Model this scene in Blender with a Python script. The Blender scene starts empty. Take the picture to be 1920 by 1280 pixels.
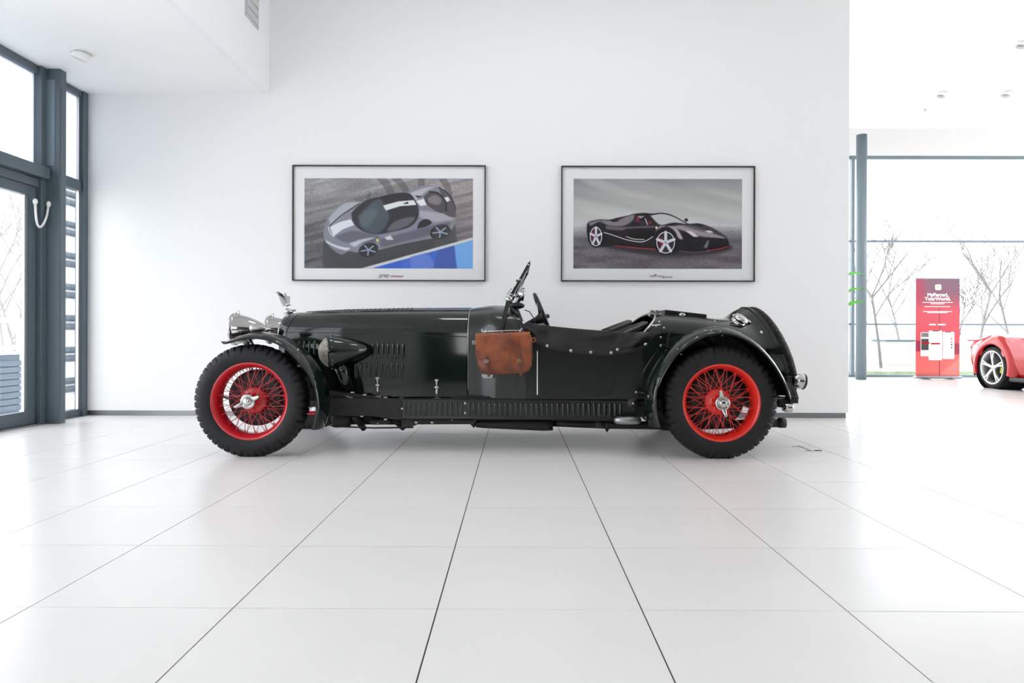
import bpy, bmesh, math, random
import numpy as np
from mathutils import Matrix, Vector
random.seed(7)
SC = bpy.context.scene
COL = SC.collection
PI = math.pi

# ------------------------------------------------------------------ camera
H, F = 0.807, 1310.0                       # eye height (m), focal length in pixels of the 1920 frame
cam_d = bpy.data.cameras.new('camera')
cam_d.sensor_width = 36.0
cam_d.lens = F / 1920 * 36.0
cam_d.shift_y = -13.0 / 1920
cam_d.clip_end = 500
cam = bpy.data.objects.new('camera', cam_d)
COL.objects.link(cam)
CAM_R = Matrix.Rotation(0.0053, 4, 'Z') @ Matrix.Rotation(PI / 2, 4, 'X') @ Matrix.Rotation(0.003, 4, 'Z')
cam.matrix_world = Matrix.Translation((0, 0, H)) @ CAM_R
SC.camera = cam

# ------------------------------------------------------------------ world, lights, exposure
SKY = 5.2
world = bpy.data.worlds.new('overcast_sky')
SC.world = world
world.use_nodes = True
wn = world.node_tree
bg = wn.nodes['Background']
bg.inputs['Color'].default_value = (0.975, 0.988, 1.0, 1)
bg.inputs['Strength'].default_value = SKY
SC.view_settings.view_transform = 'Standard'
SC.view_settings.look = 'None'
SC.view_settings.gamma = 1.0
SC.view_settings.use_curve_mapping = False
SC.view_settings.exposure = -0.12
SC.cycles.max_bounces = 12
SC.cycles.diffuse_bounces = 7
SC.cycles.transparent_max_bounces = 16
SC.cycles.sample_clamp_indirect = 8.0
SC.cycles.caustics_reflective = False
SC.cycles.caustics_refractive = False


def area(name, loc, rot, sx, sy, power, color=(1, 1, 1)):
    l = bpy.data.lights.new(name, 'AREA')
    l.shape = 'RECTANGLE'
    l.size, l.size_y = sx, sy
    l.energy = power
    l.color = color
    o = bpy.data.objects.new(name, l)
    o.location = loc
    o.rotation_euler = rot
    COL.objects.link(o)
    return o


# ceiling lamps of the hall (just above the frame, over the car) and of the showroom
for lx in (-0.9, 0.3, 1.5):
    area('hall_ceiling_light', (lx, 4.9, 4.46), (0, 0, 0), 0.5, 0.5, 9)
area('showroom_ceiling_light', (8.0, 7.5, 4.48), (0, 0, 0), 3.0, 3.0, 60)

# ------------------------------------------------------------------ projection helpers (pixel of the 1920x1280 photo -> world)
R3 = CAM_R.to_3x3()


def ray(px, py):
    return R3 @ Vector(((px - 960) / F, (627 - py) / F, -1.0))


def W(px, py, Y):
    d = ray(px, py)
    t = Y / d.y
    return Vector((d.x * t, Y, H + d.z * t))


def WX(px, py, X):
    d = ray(px, py)
    t = X / d.x
    return Vector((X, d.y * t, H + d.z * t))


def WZ(px, py, Z):
    d = ray(px, py)
    t = (Z - H) / d.z
    return Vector((d.x * t, d.y * t, Z))


# ------------------------------------------------------------------ materials
def lin(c):
    c = c / 255.0
    return c / 12.92 if c <= 0.04045 else ((c + 0.055) / 1.055) ** 2.4


def rgb(r, g, b):
    return (lin(r), lin(g), lin(b), 1.0)


def mat(name, color, rough=0.5, metal=0.0, coat=0.0, var=0.0, vscale=8.0, bump=0.0, bscale=60.0, spec=0.5,
        emit=None, emit_s=0.0, color2=None):
    m = bpy.data.materials.new(name)
    m.use_nodes = True
    nt = m.node_tree
    p = nt.nodes['Principled BSDF']
    p.inputs['Base Color'].default_value = color
    p.inputs['Roughness'].default_value = rough
    p.inputs['Metallic'].default_value = metal
    p.inputs['Coat Weight'].default_value = coat
    p.inputs['Coat Roughness'].default_value = 0.03
    p.inputs['Specular IOR Level'].default_value = spec
    if emit:
        p.inputs['Emission Color'].default_value = emit
        p.inputs['Emission Strength'].default_value = emit_s
    tc = None
    if var or bump or color2:
        tc = nt.nodes.new('ShaderNodeTexCoord')
    if var or color2:
        n = nt.nodes.new('ShaderNodeTexNoise')
        n.inputs['Scale'].default_value = vscale
        n.inputs['Detail'].default_value = 6
        nt.links.new(tc.outputs['Object'], n.inputs['Vector'])
        mx = nt.nodes.new('ShaderNodeMix')
        mx.data_type = 'RGBA'
        c2 = color2 if color2 else tuple(min(1, c * (1 - var)) for c in color[:3]) + (1,)
        mx.inputs['A'].default_value = color
        mx.inputs['B'].default_value = c2
        ramp = nt.nodes.new('ShaderNodeMapRange')
        ramp.inputs['From Min'].default_value = 0.38
        ramp.inputs['From Max'].default_value = 0.66
        nt.links.new(n.outputs['Fac'], ramp.inputs['Value'])
        nt.links.new(ramp.outputs['Result'], mx.inputs['Factor'])
        nt.links.new(mx.outputs['Result'], p.inputs['Base Color'])
    if bump:
        n2 = nt.nodes.new('ShaderNodeTexNoise')
        n2.inputs['Scale'].default_value = bscale
        n2.inputs['Detail'].default_value = 4
        nt.links.new(tc.outputs['Object'], n2.inputs['Vector'])
        b = nt.nodes.new('ShaderNodeBump')
        b.inputs['Strength'].default_value = bump
        b.inputs['Distance'].default_value = 0.004
        nt.links.new(n2.outputs['Fac'], b.inputs['Height'])
        nt.links.new(b.outputs['Normal'], p.inputs['Normal'])
    return m


def glass_mat(name, tint=(1, 1, 1, 1), gloss=0.10, frost=0.0, frost_col=(1, 1, 1, 1)):
    """thin sheet glass: clear transmission with a faint mirror reflection (and, if frosted, translucency)"""
    m = bpy.data.materials.new(name)
    m.use_nodes = True
    nt = m.node_tree
    nt.nodes.remove(nt.nodes['Principled BSDF'])
    out = nt.nodes['Material Output']
    tr = nt.nodes.new('ShaderNodeBsdfTransparent')
    tr.inputs['Color'].default_value = tint
    gl = nt.nodes.new('ShaderNodeBsdfGlossy')
    gl.inputs['Roughness'].default_value = 0.02
    lw = nt.nodes.new('ShaderNodeLayerWeight')
    lw.inputs['Blend'].default_value = 0.15
    mp = nt.nodes.new('ShaderNodeMath')
    mp.operation = 'MULTIPLY'
    mp.inputs[1].default_value = gloss * 4
    nt.links.new(lw.outputs['Fresnel'], mp.inputs[0])
    mx = nt.nodes.new('ShaderNodeMixShader')
    nt.links.new(mp.outputs[0], mx.inputs['Fac'])
    src = tr.outputs[0]
    if frost:
        tl = nt.nodes.new('ShaderNodeBsdfTranslucent')
        tl.inputs['Color'].default_value = frost_col
        m2 = nt.nodes.new('ShaderNodeMixShader')
        m2.inputs['Fac'].default_value = frost
        nt.links.new(tr.outputs[0], m2.inputs[1])
        nt.links.new(tl.outputs[0], m2.inputs[2])
        src = m2.outputs[0]
    nt.links.new(src, mx.inputs[1])
    nt.links.new(gl.outputs[0], mx.inputs[2])
    nt.links.new(mx.outputs[0], out.inputs['Surface'])
    return m


def print_mat(name, rough=0.5):
    m = bpy.data.materials.new(name)
    m.use_nodes = True
    nt = m.node_tree
    p = nt.nodes['Principled BSDF']
    p.inputs['Roughness'].default_value = rough
    a = nt.nodes.new('ShaderNodeVertexColor')
    a.layer_name = 'ink'
    nt.links.new(a.outputs['Color'], p.inputs['Base Color'])
    return m


M = {}
M['wall'] = mat('white_wall_paint', rgb(240, 240, 240), 0.6, bump=0.02, bscale=180)
M['wall_grey'] = mat('grey_wall_paint', rgb(62, 62, 62), 0.6)
M['ceiling'] = mat('white_ceiling_paint', rgb(244, 244, 243), 0.7)
M['tile'] = mat('white_floor_tile', rgb(231, 229, 227), 0.26, var=0.03, vscale=2.0, spec=0.32)
M['grout'] = mat('dark_grout', rgb(70, 66, 64), 0.9)
M['alu'] = mat('brushed_aluminium', rgb(150, 152, 155), 0.35, 1.0)
M['frame'] = mat('anthracite_window_frame', rgb(84, 96, 104), 0.4, 0.0)
M['frame_light'] = mat('grey_blue_column_paint', rgb(118, 134, 142), 0.4)
M['glass'] = glass_mat('window_glass', (0.97, 0.985, 1, 1))
M['frost'] = glass_mat('frosted_glass', (0.95, 0.97, 1, 1), frost=0.97, frost_col=(0.63, 0.655, 0.70, 1))
M['green'] = mat('dark_green_car_paint', rgb(10, 22, 18), 0.07, 0.0, spec=0.6)
M['green_satin'] = mat('dark_green_satin_paint', rgb(13, 20, 17), 0.22, 0.0, spec=0.6)
M['black'] = mat('black_satin_metal', rgb(18, 18, 19), 0.42, bump=0.02)
M['under'] = mat('black_chassis_paint', rgb(17, 17, 18), 0.6, var=0.3, vscale=14)
M['chrome'] = mat('polished_chrome', rgb(196, 195, 194), 0.07, 1.0)
M['dullchrome'] = mat('worn_chrome', rgb(190, 188, 186), 0.28, 1.0)
M['red'] = mat('red_wheel_enamel', rgb(186, 20, 34), 0.28, coat=0.6)
M['redrear'] = mat('scarlet_wheel_enamel', rgb(220, 40, 30), 0.28, coat=0.6)
M['rubber'] = mat('tyre_rubber', rgb(24, 24, 26), 0.62, var=0.25, vscale=18, bump=0.05, bscale=120, spec=0.35)
M['drum'] = mat('brake_drum_iron', rgb(52, 52, 54), 0.7, var=0.2)
M['leather'] = mat('black_leather', rgb(25, 21, 22), 0.38, var=0.35, vscale=9, bump=0.12, bscale=90)
M['satchel'] = mat('tan_saddle_leather', rgb(146, 75, 37), 0.44, color2=rgb(100, 48, 32), vscale=9, bump=0.15, bscale=70)
M['satchel_dark'] = mat('brown_strap_leather', rgb(92, 52, 38), 0.5, var=0.35, vscale=20)
M['brass'] = mat('brass_buckle', rgb(200, 180, 130), 0.25, 1.0)
M['mesh'] = mat('woven_wire_mesh', rgb(186, 178, 166), 0.5, 0.3, color2=rgb(92, 86, 78), vscale=160, bump=0.6, bscale=220)
M['board'] = mat('white_mat_board', rgb(245, 245, 246), 0.5)
M['frameblack'] = mat('dark_picture_frame', rgb(48, 46, 48), 0.35)
M['print'] = print_mat('photo_print', 0.4)
M['picglass'] = glass_mat('picture_glass', (1, 1, 1, 1), gloss=0.10)
M['lensglass'] = glass_mat('lamp_lens_glass', (0.95, 0.97, 1, 1), gloss=0.25)
M['white'] = mat('white_plastic', rgb(240, 240, 238), 0.4)
M['vent'] = mat('grey_vent_metal', rgb(196, 196, 196), 0.6)
M['leaf'] = mat('bright_green_leaf', rgb(96, 200, 46), 0.4, var=0.3, vscale=12)
M['pot'] = mat('grey_planter', rgb(120, 120, 120), 0.6)
M['soil'] = mat('potting_soil', rgb(60, 45, 35), 0.9)
M['bark'] = mat('grey_bark', rgb(134, 130, 130), 0.9, var=0.25, vscale=6)
M['paving'] = mat('pale_paving', rgb(228, 228, 228), 0.9, var=0.1, vscale=3)
M['grass'] = mat('lawn_grass', rgb(150, 166, 132), 0.95, var=0.3, vscale=5)
M['slatblue'] = mat('blue_grey_slat', rgb(92, 104, 114), 0.6)
M['panel'] = mat('white_outdoor_panel', rgb(226, 230, 234), 0.6)
M['carred'] = mat('red_sports_car_paint', rgb(182, 6, 20), 0.2, coat=0.4)
M['rimgrey'] = mat('silver_wheel_paint', rgb(210, 210, 212), 0.3, 0.6)
M['dark'] = mat('dark_void', rgb(20, 20, 22), 0.8)
M['yellow'] = mat('yellow_caliper', rgb(200, 200, 60), 0.4)
M['lampred'] = mat('red_lamp_glass', rgb(120, 10, 14), 0.15)
M['inkgrey'] = mat('grey_ink', rgb(120, 120, 122), 0.5)
M['inkred'] = mat('red_ink', rgb(150, 14, 22), 0.5)
M['inkdark'] = mat('dark_ink', rgb(60, 58, 60), 0.5)
M['inkwhite'] = mat('white_ink', rgb(250, 250, 250), 0.5)


# ------------------------------------------------------------------ mesh builder
class MB:
    def __init__(s):
        s.v, s.f, s.sm = [], [], []

    def add(s, verts, faces, smooth=False):
        o = len(s.v)
        s.v += [tuple(p) for p in verts]
        s.f += [tuple(i + o for i in f) for f in faces]
        s.sm += [smooth] * len(faces)
        return s

    def box(s, lo, hi, mtx=None):
        x0, y0, z0 = lo
        x1, y1, z1 = hi
        vs = [Vector(p) for p in ((x0, y0, z0), (x1, y0, z0), (x1, y1, z0), (x0, y1, z0), (x0, y0, z1), (x1, y0, z1), (x1, y1, z1), (x0, y1, z1))]
        if mtx is not None:
            vs = [mtx @ p for p in vs]
        return s.add(vs, [(0, 3, 2, 1), (4, 5, 6, 7), (0, 1, 5, 4), (1, 2, 6, 5), (2, 3, 7, 6), (3, 0, 4, 7)])

    def bar(s, a, b, w, h, up=(0, 0, 1)):
        """rectangular bar from a to b"""
        a, b = Vector(a), Vector(b)
        d = (b - a).normalized()
        u = Vector(up)
        if abs(d.dot(u)) > 0.95:
            u = Vector((0, 1, 0))
        e = d.cross(u).normalized()
        g = e.cross(d).normalized()
        vs = []
        for p in (a, b):
            for i, j in ((-1, -1), (1, -1), (1, 1), (-1, 1)):
                vs.append(p + e * (w / 2 * i) + g * (h / 2 * j))
        return s.add(vs, [(0, 1, 2, 3), (7, 6, 5, 4), (0, 4, 5, 1), (1, 5, 6, 2), (2, 6, 7, 3), (3, 7, 4, 0)])

    def tube(s, pts, r, n=8, cap=True, closed=False, smooth=True):
        pts = [Vector(p) for p in pts]
        rs = r if isinstance(r, (list, tuple)) else [r] * len(pts)
        m = len(pts)
        vs, fs = [], []
        prev = None
        for i, p in enumerate(pts):
            if closed:
                d = (pts[(i + 1) % m] - pts[i - 1]).normalized()
            else:
                d = (pts[min(i + 1, m - 1)] - pts[max(i - 1, 0)]).normalized()
            if prev is None:
                u = Vector((0, 0, 1)) if abs(d.z) < 0.9 else Vector((0, 1, 0))
                e = d.cross(u).normalized()
            else:
                e = (prev - d * prev.dot(d)).normalized()
            prev = e
            g = d.cross(e)
            for k in range(n):
                t = 2 * PI * k / n
                vs.append(p + (e * math.cos(t) + g * math.sin(t)) * rs[i])
        for i in range(m if closed else m - 1):
            j = (i + 1) % m
            for k in range(n):
                l = (k + 1) % n
                fs.append((i * n + k, j * n + k, j * n + l, i * n + l))
        s.add(vs, fs, smooth)
        if cap and not closed:
            s.add(vs[:n], [tuple(range(n))])
            s.add(vs[-n:], [tuple(reversed(range(n)))])
        return s

    def lathe(s, prof, c, axis='Y', n=32, smooth=True, arc=None, mtx=None):
        """prof = [(radius, along-axis)]"""
        c = Vector(c)
        vs, fs = [], []
        full = arc is None
        k_n = n if full else n + 1
        a0, a1 = (0, 2 * PI) if full else arc
        for r, h in prof:
            for k in range(k_n):
                t = a0 + (a1 - a0) * k / n
                a, b = r * math.cos(t), r * math.sin(t)
                p = Vector((a, h, b)) if axis == 'Y' else (Vector((h, a, b)) if axis == 'X' else Vector((a, b, h)))
                if mtx is not None:
                    p = mtx @ p
                vs.append(c + p)
        for i in range(len(prof) - 1):
            for k in range(n):
                l = (k + 1) % k_n
                fs.append((i * k_n + k, i * k_n + l, (i + 1) * k_n + l, (i + 1) * k_n + k))
        return s.add(vs, fs, smooth)

    def grid(s, rows, smooth=True, closed=False):
        nn = len(rows[0])
        vs = [p for r in rows for p in r]
        fs = []
        for i in range(len(rows) - 1):
            for k in range(nn if closed else nn - 1):
                l = (k + 1) % nn
                fs.append((i * nn + k, i * nn + l, (i + 1) * nn + l, (i + 1) * nn + k))
        return s.add(vs, fs, smooth)

    def prism(s, poly, dvec):
        """polygon (3D points) extruded by dvec"""
        n = len(poly)
        a = [Vector(p) for p in poly]
        b = [p + Vector(dvec) for p in a]
        return s.add(a + b, [tuple(range(n)), tuple(reversed(range(n, 2 * n)))] +
                     [(i, i + n, (i + 1) % n + n, (i + 1) % n) for i in range(n)])

    def ball(s, c, r, n=12, m=8, sc=(1, 1, 1)):
        prof = [(max(1e-4, r * math.sin(PI * i / m)), -r * math.cos(PI * i / m)) for i in range(m + 1)]
        return s.lathe(prof, c, 'Z', n, mtx=Matrix.Diagonal(Vector(sc)))

    def build(s, name, material, parent=None, bevel=0.0, weld=True, subsurf=0, solid=0.0, off=-1):
        me = bpy.data.meshes.new(name)
        me.from_pydata(s.v, [], s.f)
        me.polygons.foreach_set('use_smooth', s.sm)
        bm = bmesh.new()
        bm.from_mesh(me)
        if weld:
            bmesh.ops.remove_doubles(bm, verts=bm.verts, dist=1e-5)
        bmesh.ops.recalc_face_normals(bm, faces=bm.faces)
        bm.to_mesh(me)
        bm.free()
        me.materials.append(material)
        o = bpy.data.objects.new(name, me)
        COL.objects.link(o)
        attach(o, parent)
        if solid:
            md = o.modifiers.new('thickness', 'SOLIDIFY')
            md.thickness = solid
            md.offset = off
            es = o.modifiers.new('crisp_edges', 'EDGE_SPLIT')
            es.split_angle = math.radians(50)
        if bevel:
            md = o.modifiers.new('bevel', 'BEVEL')
            md.width = bevel
            md.segments = 2
            md.limit_method = 'ANGLE'
        if subsurf:
            md = o.modifiers.new('smooth', 'SUBSURF')
            md.levels = md.render_levels = subsurf
        return o


ORIGIN = {}


def attach(o, parent):
    if parent is None:
        return
    o.parent = parent
    l = ORIGIN.get(parent.name)
    if l is not None:
        o.matrix_parent_inverse = Matrix.Translation(-Vector(l))


def thing(name, label, cat, loc, group=None):
    o = bpy.data.objects.new(name, None)
    COL.objects.link(o)
    o.location = loc
    o.empty_display_size = 0.1
    ORIGIN[o.name] = loc
    return tag(o, label, cat, group)


def tag(o, label, cat, group=None):
    o['label'] = label
    o['category'] = cat
    if group:
        o['group'] = group
    return o


def struct(o):
    o['kind'] = 'structure'
    return o


def inst(src, name, loc, parent, rot=None, scale=None):
    """another object sharing src's mesh"""
    c = src.copy()
    c.name = name
    COL.objects.link(c)
    c.parent = None
    c.matrix_parent_inverse = Matrix.Identity(4)
    c.location = loc
    if rot is not None:
        c.rotation_euler = rot
    if scale is not None:
        c.scale = scale
    attach(c, parent)
    return c


def smooth_path(pts, n):
    """Catmull-Rom through pts, n points evenly spread"""
    P = [np.array(p, float) for p in pts]
    P = [2 * P[0] - P[1]] + P + [2 * P[-1] - P[-2]]
    out = []
    segs = len(P) - 3
    for i in range(n):
        u = i / (n - 1) * segs
        k = min(int(u), segs - 1)
        t = u - k
        a, b, c, d = P[k:k + 4]
        out.append(0.5 * ((2 * b) + (-a + c) * t + (2 * a - 5 * b + 4 * c - d) * t * t + (-a + 3 * b - 3 * c + d) * t ** 3))
    return out


def interp(x, xs, ys):
    return float(np.interp(x, xs, ys))


def text_mesh(body, size, shear=0.0, bold=0.0):
    cu = bpy.data.curves.new('text', 'FONT')
    cu.body = body
    cu.size = size
    cu.align_x = 'CENTER'
    cu.shear = shear
    cu.offset = bold
    cu.resolution_u = 3
    o = bpy.data.objects.new('text', cu)
    COL.objects.link(o)
    dg = bpy.context.evaluated_depsgraph_get()
    me = bpy.data.meshes.new_from_object(o.evaluated_get(dg))
    vs = [tuple(v.co) for v in me.vertices]
    fs = [tuple(p.vertices) for p in me.polygons]
    bpy.data.objects.remove(o)
    bpy.data.curves.remove(cu)
    bpy.data.meshes.remove(me)
    return vs, fs


def flat_text(name, body, size, c, material, parent, shear=0.0, bold=0.0, sx=1.0):
    """lettering lying in a vertical plane facing -Y, centred at c"""
    vs, fs = text_mesh(body, size, shear, bold)
    return MB().add([(c[0] + x * sx, c[1], c[2] + y) for x, y, z in vs], fs).build(name, material, parent, weld=False)


# ================================================================== SETTING
WY = 6.85                 # picture wall
LX = -4.23                # left glass wall
RX = W(1592, 400, WY).x   # free end of the picture wall
CZ = 4.5                  # hall ceiling
LZ = W(300, 176, WY).z    # low ceiling on the left
BX = W(505, 100, WY).x    # bulkhead face
BACK = -7.0
GX1, GY1 = 12.5, 13.6     # far glass walls of the big showroom

# floor: slab (grout) + tiles
slab = struct(MB().box((LX - 0.1, BACK, -0.12), (GX1, GY1 + 0.2, -0.003)).build('floor', M['grout']))
T = 0.6015
ox = WZ(780, 1280, 0).x % T
oy = WZ(967, 1142, 0).y % T
tile_mb = MB().box((0.0022, 0.0012, -0.010), (T - 0.0022, T - 0.0012, 0.0))
first_tile = None
rest = MB()
for i in range(-12, 24):
    for j in range(-14, 24):
        x, y = ox + i * T, oy + j * T
        if x + T < LX or x > GX1 or y + T < BACK or y > GY1 + 0.1:
            continue
        cx, cy = x + T / 2, y + T / 2
        vis = cy > 1.2 and abs(cx) < 0.76 * (cy + 0.3) + 0.2 and not (cy > WY + 0.8 and cx < RX * cy / WY - 0.5)
        x0, x1 = max(x + 0.0022, LX), min(x + T - 0.0022, GX1)
        y0, y1 = max(y + 0.0012, BACK), min(y + T - 0.0012, GY1 + 0.1)
        if not vis:
            rest.box((x0, y0, -0.010), (x1, y1, 0))
            continue
        if x0 > x + 0.003 or x1 < x + T - 0.003 or y1 < y + T - 0.002:
            MB().box((x0, y0, -0.010), (x1, y1, 0)).build('tile', M['tile'], slab)
            continue
        if first_tile is None:
            first_tile = tile_mb.build('tile', M['tile'], slab)
            first_tile.location = (x, y, 0)
        else:
            inst(first_tile, 'tile', (x, y, random.uniform(-0.0004, 0.0)), slab)
o = rest.build('outlying_tiles', M['tile'], slab)
o['kind'] = 'stuff'

# picture wall with recessed plinth
wt = 0.28
struct(MB().box((LX, WY, 0.05), (RX, WY + wt, CZ)).build('wall_back', M['wall'], bevel=0.002))
struct(MB().box((LX, WY + 0.012, 0.0), (RX - 0.02, WY + wt - 0.012, 0.05)).build('baseboard_back', M['alu']))
# low ceiling on the left and the bulkhead that drops to it
struct(MB().box((LX - 0.2, BACK, LZ), (BX - 0.06, WY, LZ + 0.05)).build('ceiling_low', M['ceiling']))
bulk = struct(MB().box((BX - 0.06, BACK, LZ), (BX, WY, CZ)).build('wall_bulkhead', M['wall']))
# hall ceiling
struct(MB().box((BX, BACK, CZ), (4.22, 12.5, CZ + 0.15)).build('ceiling_hall', M['ceiling']))
struct(MB().box((4.22, BACK, CZ + 0.03), (GX1, 12.5, CZ + 0.18)).build('ceiling_showroom', M['ceiling']))
struct(MB().box((RX - 6, 12.5, CZ + 0.5), (GX1, GY1 + 0.2, CZ + 0.6)).build('ceiling_recess', M['ceiling']))
struct(MB().box((RX - 6, 12.46, CZ), (GX1, 12.5, CZ + 0.55)).build('trim_1', M['ceiling']))
# wall behind the photographer, solid outer wall beside the hall
fw = MB().box((LX, BACK - 0.2, 0), (GX1 + 0.1, BACK, 1.5)).box((LX, BACK - 0.2, 4.2), (GX1 + 0.1, BACK, CZ + 0.2))
for x0, x1 in ((LX, -3.4), (-0.9, GX1 + 0.1)):
    fw.box((x0, BACK - 0.2, 1.5), (x1, BACK, 4.2))
struct(fw.build('wall_front', M['wall_grey']))
struct(MB().box((GX1, BACK, 0), (GX1 + 0.1, -1.0, CZ + 0.2)).build('wall_right', M['wall']))
struct(MB().box((LX - 0.12, BACK, 0), (LX, -0.6, LZ)).build('wall_left', M['wall']))
struct(MB().box((RX - 6, GY1, 4.30), (GX1, GY1 + 0.2, CZ + 0.55)).build('wall_fascia', M['wall']))
struct(MB().box((RX - 6, WY + wt, 0), (RX - 5.9, GY1, CZ)).build('wall_passage', M['wall']))

# vent in the bulkhead
va, vb = WX(484, 57, BX), WX(459, 30, BX)
vent = thing('air_vent', 'grey ventilation slot high in the white bulkhead by the ceiling', 'vent', (BX, va.y, va.z))
MB().box((BX, vb.y, va.z), (BX + 0.006, va.y, CZ - 0.05)).build('frame', M['vent'], vent)
for k in range(9):
    z = va.z + 0.05 + k * 0.08
    MB().bar((BX + 0.008, vb.y + 0.02, z), (BX + 0.008, va.y - 0.02, z), 0.012, 0.05).build('slat', M['vent'], vent)

# ---------------------------------------------------------------- left glass wall
FT = 0.10


def frame_box(mb, y0, y1, z0, z1, x0=LX - 0.08, x1=LX + 0.0):
    return mb.box((x0, y0, z0), (x1, y1, z1))


# side light next to the corner
w1 = struct(frame_box(MB(), 6.775, 6.85, 0, LZ, LX - 0.06, LX + 0.02).build('window_1', M['frame'], bevel=0.003))
mb = MB()
frame_box(mb, 6.28, 6.775, LZ - 0.06, LZ).box((LX - 0.08, 6.28, 2.19), (LX, 6.775, 2.29)).box((LX - 0.08, 6.28, 0), (LX, 6.775, 0.07))
mb.build('window_frame', M['frame'], w1, bevel=0.003)
MB().box((LX - 0.045, 6.28, 0.07), (LX - 0.035, 6.775, 2.19)).build('pane', M['glass'], w1)
MB().box((LX - 0.045, 6.28, 2.29), (LX - 0.035, 6.775, LZ - 0.06)).build('pane', M['frost'], w1)
mb = MB()
for y in (6.755,):
    mb.box((LX - 0.03, y - 0.012, 0.07), (LX - 0.005, y, LZ - 0.06))
mb.build('gasket', M['dullchrome'], w1)
# steel post
post = MB()
post.box((LX - 0.02, 6.20, 0), (LX + 0.165, 6.215, LZ)).box((LX + 0.13, 6.205, 0), (LX + 0.165, 6.29, LZ)).box((LX - 0.02, 6.205, 0), (LX + 0.02, 6.29, LZ))
tp = struct(post.build('trim_2', M['frame'], bevel=0.003))
MB().box((LX + 0.04, 6.196, 2.30), (LX + 0.12, 6.2, LZ - 0.1)).build('strip', M['frame_light'], tp)
# door with top light
d1 = struct(MB().box((LX - 0.07, 6.13, 0), (LX + 0.05, 6.20, LZ)).build('door_1', M['frame'], bevel=0.003))
mb = MB()
mb.box((LX - 0.08, 4.9, 2.17), (LX + 0.09, 6.19, 2.27)).box((LX - 0.06, 4.9, LZ - 0.07), (LX + 0.02, 6.13, LZ)).box((LX - 0.06, 4.9, 2.09), (LX + 0.03, 6.13, 2.165))
mb.build('door_frame', M['frame'], d1, bevel=0.003)
mb = MB()
mb.box((LX - 0.05, 6.02, 0.015), (LX + 0.01, 6.12, 2.085)).box((LX - 0.05, 5.0, 0.015), (LX + 0.01, 6.02, 0.13)).box((LX - 0.05, 5.0, 2.0), (LX + 0.01, 6.02, 2.085)).box((LX - 0.05, 4.9, 0.015), (LX + 0.01, 5.0, 2.085))
mb.build('door_leaf', M['frame'], d1, bevel=0.003)
MB().box((LX - 0.028, 5.0, 0.13), (LX - 0.018, 6.02, 2.0)).build('pane', M['glass'], d1)
MB().box((LX - 0.028, 4.9, 2.27), (LX - 0.018, 6.13, LZ - 0.07)).build('pane', M['frost'], d1)
MB().box((LX - 0.02, 5.985, 0.13), (LX + 0.004, 6.0, 2.0)).build('glazing_bead', M['dullchrome'], d1)
MB().box((LX - 0.1, 4.9, 0.0), (LX + 0.05, 6.13, 0.014)).build('threshold', M['alu'], d1)
# rest of the glass wall, towards and behind the photographer
w2 = struct(MB().box((LX - 0.06, 4.80, 0), (LX + 0.02, 4.90, LZ)).build('window_2', M['frame']))
mb = MB()
ys = [4.85 - 1.57 * k for k in range(1, 4)]
for y in ys:
    mb.box((LX - 0.06, y - 0.04, 0), (LX + 0.02, y + 0.04, LZ))
mb.box((LX - 0.06, -0.6, 0), (LX, 4.8, 0.08)).box((LX - 0.06, -0.6, 2.18), (LX, 4.8, 2.28)).box((LX - 0.06, -0.6, LZ - 0.06), (LX, 4.8, LZ))
mb.build('window_frame', M['frame'], w2)
MB().box((LX - 0.045, -0.6, 0.08), (LX - 0.035, 4.8, LZ - 0.06)).build('pane', M['glass'], w2)

# door loop cable
ca, cb = WX(66, 378, LX + 0.06), W(91, 383, 6.19)
pts = []
for k in range(15):
    t = k / 14
    p = ca.lerp(cb, t)
    p.z -= 0.215 * math.sin(PI * t) ** 0.55
    p.y -= 0.03 * math.sin(PI * t)
    pts.append(p)
cab = thing('door_cable', 'white U-shaped cable loop hanging between glass door and post', 'cable', (ca.x, ca.y, ca.z - 0.2))
MB().tube(pts, 0.010, 8).build('cable', M['white'], cab)
for p in (pts[0], pts[-1]):
    MB().lathe([(0.001, 0.03), (0.016, 0.02), (0.02, 0), (0.012, -0.025), (0.001, -0.025)], p, 'Z', 12).build('end_cap', M['white'], cab)

# ---------------------------------------------------------------- far showroom glass
w3 = struct(MB().box((RX - 5.9, GY1 + 0.02, 0), (GX1, GY1 + 0.10, 0.05)).build('window_3', M['frame_light']))
mb = MB()
for y in (294.5, 452, 608):
    z = W(1750, y, GY1).z
    hh = 0.03 if y < 300 else 0.018
    mb.box((RX - 5.9, GY1 + 0.01, z - hh), (GX1, GY1 + 0.09, z + hh))
for x in (W(1600, 400, GY1).x, 10.4, 13.2):
    mb.box((x - 0.03, GY1 + 0.0, 0.05), (x + 0.03, GY1 + 0.09, 4.3))
mb.build('window_frame', M['frame_light'], w3)
MB().box((RX - 5.9, GY1 + 0.05, 0.05), (GX1, GY1 + 0.06, 4.25)).build('pane', M['glass'], w3)
w4 = struct(MB().box((GX1 + 0.0, -1.0, 0), (GX1 + 0.1, GY1, 0.06)).build('window_4', M['frame_light']))
mb = MB()
for z in (1.0, 2.6, 4.3):
    mb.box((GX1, -1.0, z - 0.03), (GX1 + 0.08, GY1, z + 0.03))
for k in range(6):
    mb.box((GX1, -0.95 + k * 2.8 - 0.03, 0), (GX1 + 0.08, -0.95 + k * 2.8 + 0.03, 4.6))
mb.build('window_frame', M['frame_light'], w4)
MB().box((GX1 + 0.04, -1.0, 0.06), (GX1 + 0.05, GY1, 4.6)).build('pane', M['glass'], w4)
cx = W(1615, 500, 12.9).x
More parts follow.
